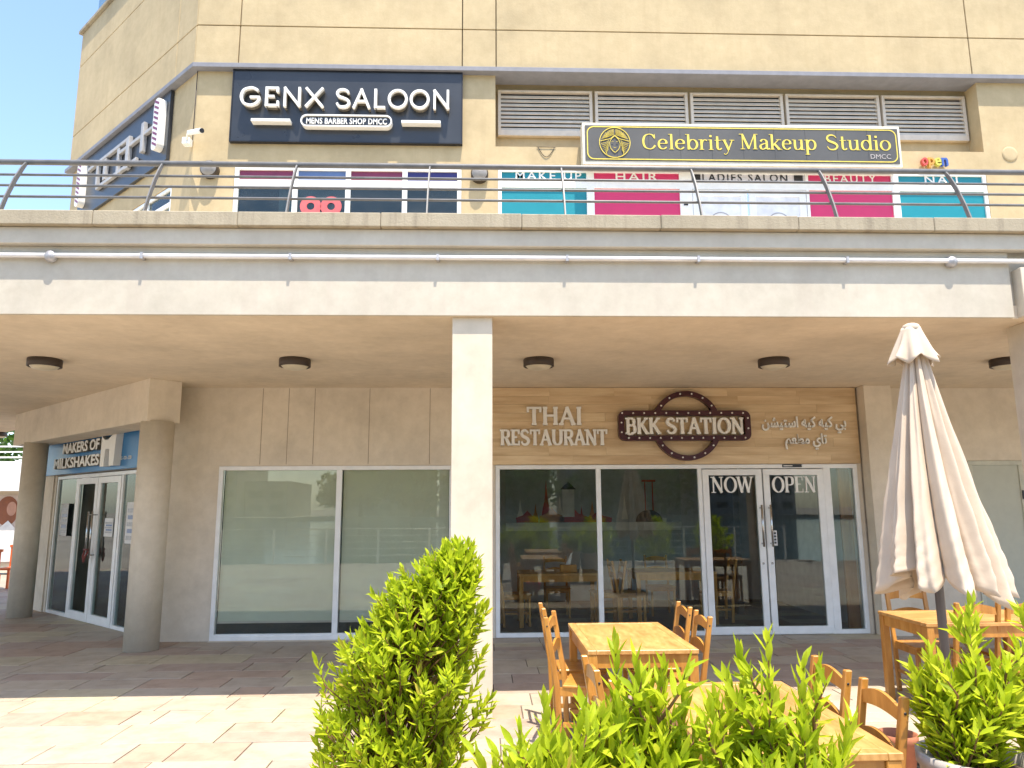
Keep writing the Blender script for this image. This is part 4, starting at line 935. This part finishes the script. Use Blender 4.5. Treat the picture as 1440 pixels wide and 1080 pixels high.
def shrub(name, label, x, y, z0, prof, lean=(0, 0), nshoot=120, leaflen=.075, perleaf=15, seed=0, pot=None, group='leafy shrubs in front of the terrace', nobj=240, stems=7):
    """prof: list of (height above z0, radius). Shoots carry rosettes of pointed leaves."""
    rnd = random.Random(seed); t_ = thing(name, label, 'shrub', (x, y, 0), group)
    H = prof[-1][0]
    def rad(h):
        for (a, ra), (b, rb) in zip(prof, prof[1:]):
            if a <= h <= b: return ra+(rb-ra)*(h-a)/(b-a)
        return 0
    sm = MB(); leaves = []; tips = []
    for i in range(nshoot):
        h = H*(i+rnd.random())/nshoot; ang = rnd.uniform(0, 2*math.pi); rr = rad(h)*rnd.random()**.38*(rnd.uniform(.72, 1.10) if rnd.random() < .88 else rnd.uniform(1.05, 1.2))
        tip = Vector((x+lean[0]*h**3+rr*math.cos(ang), y+lean[1]*h+rr*math.sin(ang)*.8, z0+h)); tips.append((tip, ang, rr, h))
    for k in range(stems):
        a = rnd.uniform(0, 6.28); q = rnd.uniform(.2, .5)*max(r for _, r in prof); hh = H*rnd.uniform(.7, .95)
        P = [(x+rnd.uniform(-.03, .03), y+rnd.uniform(-.03, .03), z0-.25), (x+q*.4*math.cos(a), y+q*.3*math.sin(a), z0+hh*.4), (x+lean[0]*hh**3+q*.7*math.cos(a), y+q*.8*math.sin(a), z0+hh)]
        sm.tube(P, [.010, .007, .003], 5)
    for tip, ang, rr, h in tips:
        out_ = Vector((math.cos(ang)*.55*(rr+.04)/(rad(h)+.05), math.sin(ang)*.5*(rr+.04)/(rad(h)+.05), 1.0)).normalized()
        out_ = (out_+Vector((rnd.uniform(-.25, .25), rnd.uniform(-.25, .25), 0))).normalized(); ln = rnd.uniform(.10, .17)
        base = tip-out_*ln
        root = Vector((x+(tip.x-x)*.35, y+(tip.y-y)*.35, max(z0-.1, base.z-.18)))
        sm.tube([root, base, tip], [.004, .003, .0015], 4, False)
        u = out_.cross(Vector((0, 0, 1)) if abs(out_.z) < .95 else Vector((1, 0, 0))).normalized(); v = out_.cross(u)
        m_ = perleaf+rnd.randint(-3, 3)
        for j in range(m_):
            f_ = j/m_; an = j*2.399+rnd.uniform(-.3, .3); side = (u*math.cos(an)+v*math.sin(an))
            elev = R(20+50*f_+rnd.uniform(-12, 12)); d = (out_*math.sin(elev)+side*math.cos(elev)).normalized()
            p = base+out_*(ln*f_); L = leaflen*rnd.uniform(.65, 1.2)*(1-.35*f_)
            nrm = (out_*math.cos(elev)-side*math.sin(elev)); sd = d.cross(nrm).normalized()
            mt = Matrix((( sd.x, d.x, nrm.x, 0), (sd.y, d.y, nrm.y, 0), (sd.z, d.z, nrm.z, 0), (0, 0, 0, 1))) @ Matrix.Scale(L, 4)
            mt.translation = p; leaves.append((p.y-.5*p.z+rnd.uniform(0, .05), mt, rnd.randrange(5)))
    leaves.sort(key=lambda q: q[0]); off = WL[t_.name]
    for _, mt, k in leaves[:nobj]:
        o = bpy.data.objects.new('leaf', LM[k][0]); COL.objects.link(o); o.parent = t_; mm = mt.copy(); mm.translation = mt.translation-off; o.matrix_local = mm
    fm = MB()
    for _, mt, k in leaves[nobj:]: fm.add([mt @ Vector(q) for q in LM[k][1]], LM[k][2], True)
    me = bpy.data.meshes.new('foliage'); me.from_pydata([Vector(q)-off for q in fm.v], [], fm.f); me.materials.append(M['leaf']); me.polygons.foreach_set('use_smooth', fm.sm)
    fo = bpy.data.objects.new('foliage', me); COL.objects.link(fo); fo.parent = t_; fo['kind'] = 'stuff'
    sm.build('stem', M['stem'], t_)
    return t_
def planter(name, label, x, y, r, h, mat, group=None):
    t_ = thing(name, label, 'plant pot', (x, y, 0), group)
    MB().lathe([(0, 0), (r*.72, 0), (r*.95, h-.05), (r, h-.045), (r, h), (r*.9, h), (r*.88, h-.06), (r*.86, h-.07)], (x, y, 0), 32).build('pot', mat, t_)
    MB().lathe([(r*.87, h-.05), (r*.5, h-.04), (0, h-.035)], (x, y, 0), 24).build('soil', M['soil'], t_)
    return t_
# big shrub left of centre, in front of the square column
shrub('shrub', 'tallest bright green bushy shrub, in front of the square white column', -.43, 3.75, .30, [(0, .36), (.3, .40), (.65, .40), (.86, .33), (1.0, .27), (1.1, .20), (1.2, .08)], (.17, 0), 640, .084, 13, 1, nobj=290, stems=9)
planter('planter', 'pale pot under the tall shrub in front of the column', -.46, 3.75, .22, .33, M['pot'])
def upright(label, x, y, z0, stems, leaflen, seed, nobj=260, group='leafy shrubs in front of the terrace'):
    """stems: (dx, dy, height) of every shoot tip; long pointed leaves spiral up each shoot, side twigs below"""
    rnd = random.Random(seed); t_ = thing('shrub', label, 'shrub', (x, y, 0), group); off = WL[t_.name]
    sm = MB(); leaves = []
    def shoot(P0, P1, n, f0):
        P0, P1 = Vector(P0), Vector(P1); mid = (P0+P1)/2+Vector((rnd.uniform(-.03, .03), rnd.uniform(-.03, .03), 0)); L = (P1-P0).length
        sm.tube([P0, mid, P1], [.006, .0045, .002], 5, False)
        for j in range(n):
            f_ = f0+(1-f0)*(j+rnd.random()*.5)/n; p = P0.lerp(mid, f_*2) if f_ < .5 else mid.lerp(P1, f_*2-1)
            ax = (P1-P0).normalized(); u = ax.cross(Vector((0, 1, .1))).normalized(); v = ax.cross(u); an = j*2.399+rnd.uniform(-.4, .4)
            side = u*math.cos(an)+v*math.sin(an); elev = R(28+40*f_**2+rnd.uniform(-14, 14))
            d = (ax*math.sin(elev)+side*math.cos(elev)).normalized(); nrm = (ax*math.cos(elev)-side*math.sin(elev)); sd = d.cross(nrm).normalized()
            LL = leaflen*rnd.uniform(.7, 1.15)*(1-.25*f_); wd = rnd.uniform(.72, 1.0)
            mt = Matrix(((sd.x, d.x, nrm.x, 0), (sd.y, d.y, nrm.y, 0), (sd.z, d.z, nrm.z, 0), (0, 0, 0, 1))) @ Matrix.Diagonal((LL*wd, LL, LL, 1))
            mt.translation = p; leaves.append((p.y-.6*p.z+rnd.uniform(0, .05), mt, rnd.randrange(5)))
    for dx, dy, h in stems:
        base = (x+dx*.35, y+dy*.35, z0-.15); tip = (x+dx, y+dy, z0+h); shoot(base, tip, int(16+h*58), .22)
        for k in range(5):
            f_ = rnd.uniform(.25, .8); q = Vector(base).lerp(Vector(tip), f_); a_ = rnd.uniform(0, 6.28); l_ = rnd.uniform(.10, .20)
            shoot(q, q+Vector((math.cos(a_)*l_*.6, math.sin(a_)*l_*.6, l_)), 11, .2)
    leaves.sort(key=lambda q: q[0])
    for _, mt, k in leaves[:nobj]:
        o = bpy.data.objects.new('leaf', LM[k][0]); COL.objects.link(o); o.parent = t_; mm = mt.copy(); mm.translation = mt.translation-off; o.matrix_local = mm
    fm = MB()
    for _, mt, k in leaves[nobj:]: fm.add([mt @ Vector(q) for q in LM[k][1]], LM[k][2], True)
    me = bpy.data.meshes.new('foliage'); me.from_pydata([Vector(q)-off for q in fm.v], [], fm.f); me.materials.append(M['leaf']); me.polygons.foreach_set('use_smooth', fm.sm)
    fo = bpy.data.objects.new('foliage', me); COL.objects.link(fo); fo.parent = t_; fo['kind'] = 'stuff'
    sm.build('stem', M['stem'], t_)
def fan(seed, n, rx, ry, h0, h1, peaks=()):
    rnd = random.Random(seed); out = list(peaks)
    for i in range(n):
        a = 6.283*i/n+rnd.uniform(-.3, .3); q = rnd.uniform(.35, 1.0); out.append((rx*q*math.cos(a), ry*q*math.sin(a), rnd.uniform(h0, h1)))
    return out
upright('low green shrub at bottom centre, just right of the square column', .20, 2.35, .55, fan(2, 18, .20, .14, .22, .46, [(-.10, 0, .46), (-.02, .05, .52), (.08, 0, .48)]), .095, 2)
upright('leafy shrub in front of the window table, tip reaching its edge', .46, 2.42, .55, fan(3, 17, .20, .15, .25, .54, [(-.05, 0, .68), (.02, .04, .64), (.10, 0, .62), (.16, 0, .56)]), .10, 3)
upright('leafy shrub hiding the middle of the nearest table', .88, 2.42, .50, fan(4, 24, .27, .17, .28, .60, [(.02, 0, .76), (-.06, .05, .70), (.13, 0, .68), (.20, .05, .64), (-.16, 0, .58), (.27, 0, .5)]), .10, 4, 290)
upright('small leafy shrub at the bottom between two larger ones, below the nearest tabletop', .66, 2.15, .45, fan(5, 18, .20, .12, .2, .44), .095, 5)
upright('leafy shrub in the tall pale pot, in front of the parasol pole', 1.92, 3.02, .68, fan(7, 11, .19, .15, .12, .38, [(.03, 0, .56), (.08, .05, .50), (-.14, 0, .42), (-.20, .03, .34), (.16, .0, .36)]), .105, 7)
upright('leafy shrub cut by the right edge of the picture', 2.32, 3.05, .62, fan(8, 10, .18, .15, .15, .45, [(-.06, 0, .62), (.05, 0, .60), (-.16, 0, .48)]), .105, 8)
for x, y, r, h, m_, lab in ((.24, 2.38, .18, .45, 'pot', 'pale pot below the shrub right of the column, under the picture edge'), (.78, 2.32, .2, .42, 'pot', 'pale pot under the shrubs before the nearest table'), (1.93, 3.04, .21, .70, 'pot', 'tall pale pot right of the nearest table with a leafy shrub'), (2.32, 3.05, .2, .66, 'pot', 'pale pot of the shrub at the right edge'), (2.62, 4.9, .12, .24, 'terra', 'terracotta pot on the ground by the parasol foot')):
    planter('planter', lab, x, y, r, h, M[m_])
for x, y, h, lab in ((.86, 4.72, .17, 'small red plastic pot glimpsed through leaves, left one of the pair'), (1.02, 4.55, .13, 'small red plastic pot glimpsed through leaves, right one of the pair')):
    t_ = thing('red_pot', lab, 'plant pot', (x, y, 0), 'small red pots on the ground')
    MB().lathe([(0, 0), (.055, 0), (.08, h), (.088, h), (.088, h+.03), (.078, h+.03), (.07, h*.5), (0, h*.5)], (x, y, 0), 24).build('pot', M['redpot'], t_)

# ------------------------------------------------------------------ far left: neighbouring terrace
fw = thing('neighbour_wall', 'white fascia and wall of the neighbouring block seen past the left round column', 'building', (-14, 21, 0))
box('wall', M['wall_low'], (-22, -9.5, 21, 21.3, 0, 2.2), fw); box('fascia', M['white'], (-22, -9.5, 20.6, 21.4, 2.2, 3.0), fw)
for z in (3.12, 3.27, 3.42): MB().tube([(-22, 20.8, z), (-9.5, 20.8, z)], .02, 6).build('rail', M['white'], fw)
po = thing('wall_poster', 'large poster of a red-haired woman on the neighbouring wall at the left edge', 'poster', (-14.2, 20.98, .6))
box('sheet', simple('poster sheet', (.55, .45, .38), .6), (-16.2, -12.9, 20.96, 20.995, .25, 2.1), po)
MB().prism(ringpts(-13.18, 1.66, .30, .40, 26), 20.95, 20.958).build('hair', M['hair'], po)
MB().prism(ringpts(-13.06, 1.72, .13, .19, 24), 20.94, 20.948).build('face', M['skin'], po)
MB().prism([(-13.7, .3), (-13.45, 1.1), (-13.12, 1.4), (-12.92, 1.2), (-12.91, .3)], 20.93, 20.938).build('blouse', M['paper'], po)
for x, y in ((-9.6, 14.7), (-10.4, 15.3), (-10.2, 16.6), (-11.9, 17.3)):
    t_ = thing('orange_chair', 'orange slatted chair at the left edge, '+{(-9.6): 'nearest of the four', (-10.4): 'second nearest of the four', (-10.2): 'right beneath the poster', (-11.9): 'farthest of the four'}[x], 'chair', (x, y, 0), 'orange chairs of the neighbouring terrace')
    box('seat', M['orange'], (x-.22, x+.22, y-.22, y+.22, .42, .46), t_)
    for i in range(4): box('back_slat', M['orange'], (x-.20+i*.11, x-.14+i*.11, y+.2, y+.22, .47, .88), t_)
    box('top_rail', M['orange'], (x-.22, x+.22, y+.19, y+.23, .88, .93), t_)
    for sx in (-1, 1):
        for sy in (-1, 1): box('leg', M['orange'], (x+sx*.2-.02, x+sx*.2+.02, y+sy*.2-.02, y+sy*.2+.02, 0, .42), t_)

# ------------------------------------------------------------------ trees (behind the neighbour, and across the water, seen mirrored in the glass)
def tree(label, x, y, h, r, seed, z=0, n=1500, ls=.35, name='broadleaf_tree'):
    rnd = random.Random(seed); t_ = thing(name, label, 'tree', (x, y, z), 'trees around the lake')
    tr = MB(); tr.tube([(x, y, z), (x+.1, y, z+h*.5), (x, y+.1, z+h*.8)], [r*.09, r*.06, r*.02], 7)
    for k in range(5):
        a = rnd.uniform(0, 6.28); tr.tube([(x, y, z+h*.4), (x+r*.5*math.cos(a), y+r*.5*math.sin(a), z+h*.7)], [r*.04, r*.01], 5)
    tr.build('trunk', M['trunk'], t_)
    cl_ = [(rnd.uniform(-.6, .6)*r, rnd.uniform(-.6, .6)*r, h*.65+rnd.uniform(-.25, .3)*h, rnd.uniform(.35, .6)*r) for _ in range(12)]
    m = MB()
    for i in range(n):
        cx, cy, cz, cr = rnd.choice(cl_); d = Vector((rnd.gauss(0, 1), rnd.gauss(0, 1), rnd.gauss(0, 1))).normalized()*cr*rnd.uniform(.7, 1.05)
        p = Vector((x+cx, y+cy, z+cz))+d; a = Vector((rnd.gauss(0, 1), rnd.gauss(0, 1), rnd.gauss(0, 1))).normalized()*ls; b = a.orthogonal().normalized()*ls*.5
        m.add([p-a, p+b, p+a, p-b], [(0, 1, 2, 3)])
    me = bpy.data.meshes.new('crown'); me.from_pydata([Vector(q)-Vector((x, y, z)) for q in m.v], [], m.f); me.materials.append(M['darkleaf'])
    o = bpy.data.objects.new('crown', me); COL.objects.link(o); o.parent = t_
for i, (x, y, h, r) in enumerate(((-19, 27, 4.6, 2.2), (-16.5, 29, 5.0, 2.4), (-22, 28, 5.2, 2.4))):
    tree(['green tree above the neighbouring railing at the left edge, nearest', 'green tree above the neighbouring railing, middle one', 'green tree above the neighbouring railing, leftmost'][i], x, y, h, r, i, n=1100, ls=.16)
for k in range(4, 9):
    shrub('hedge_plant', ['leftmost', 'second', 'third', 'fourth', 'middle', 'sixth', 'seventh', 'eighth', 'rightmost'][k]+' bushy plant of the quayside row mirrored in the glass', -7.2+k*1.75, -2.4, .25, [(0, .45), (.4, .65), (.85, .55), (1.15, .25)], (0, 0), 150, .13, 10, 40+k, group='plants along the quay behind the camera', nobj=0, stems=3)
random.seed(9)
rt = thing('quay_railing', 'white waterside railing behind the camera, mirrored in the shop glass', 'railing', (0, -3.2, 0))
for z in (.25, .45, .65, .85, 1.05): MB().tube([(-16, -3.2, z), (9.4, -3.2, z)], .014 if z < 1 else .024, 6).build('rail', M['galv'], rt)
for i in range(17): box('post', M['white'], (-16+i*1.58, -15.94+i*1.58, -3.23, -3.17, 0, 1.04), rt)
for i, (x, y, h, r) in enumerate([(-64, -152, 7, 6), (-33, -153, 9, 5), (-29, -153, 10, 7), (-17, -154, 12, 8), (-3, -153, 13, 9), (12, -154, 12, 9), (27, -153, 14, 9), (42, -154, 12, 9)]):
    tree('tree on the far bank mirrored in the glass, number of crowns unseen directly' if 0 else ['far-bank tree before the lowest block', 'far-bank tree right of the skyline gap', 'tall far-bank tree beside the stepped block', 'far-bank tree before the pale tower', 'broad far-bank tree facing the restaurant', 'round far-bank tree beside the dark tower', 'tallest tree of the far-bank row', 'far-bank tree at the end of the row'][i], x, y, h, r, 20+i, -.3, 900, .9)
def tower(x0, x1, y, h, lab, dep=25):
    t_ = thing('apartment_tower', lab, 'building', ((x0+x1)/2, y, -.3), 'blocks across the lake')
    box('body', M['towerA'], (x0, x1, y-dep, y, -.3, h), t_)
    m = MB(); nx = max(2, int((x1-x0)/4)); nz_ = max(2, int(h/3.4))
    for i in range(nx):
        for j in range(nz_):
            a = x0+(i+.2)*(x1-x0)/nx; m.box(a, a+(x1-x0)/nx*.6, y+.02, y+.1, j*3.4+1.2, j*3.4+2.8)
    m.build('windows', M['towerG'], t_, kind='stuff')
tower(-110, -60, -160, 34, 'long block across the lake left of the skyline gap'); tower(-59.5, -49, -165, 8.5, 'low stepped block across the lake in the gap')
tower(-36, -14, -165, 52, 'pale tower across the lake right of the gap'); tower(-12, 16, -170, 60, 'widest tower across the lake'); tower(20, 44, -165, 40, 'dark tower across the lake before the restaurant'); tower(50, 80, -170, 70, 'tallest tower across the lake')
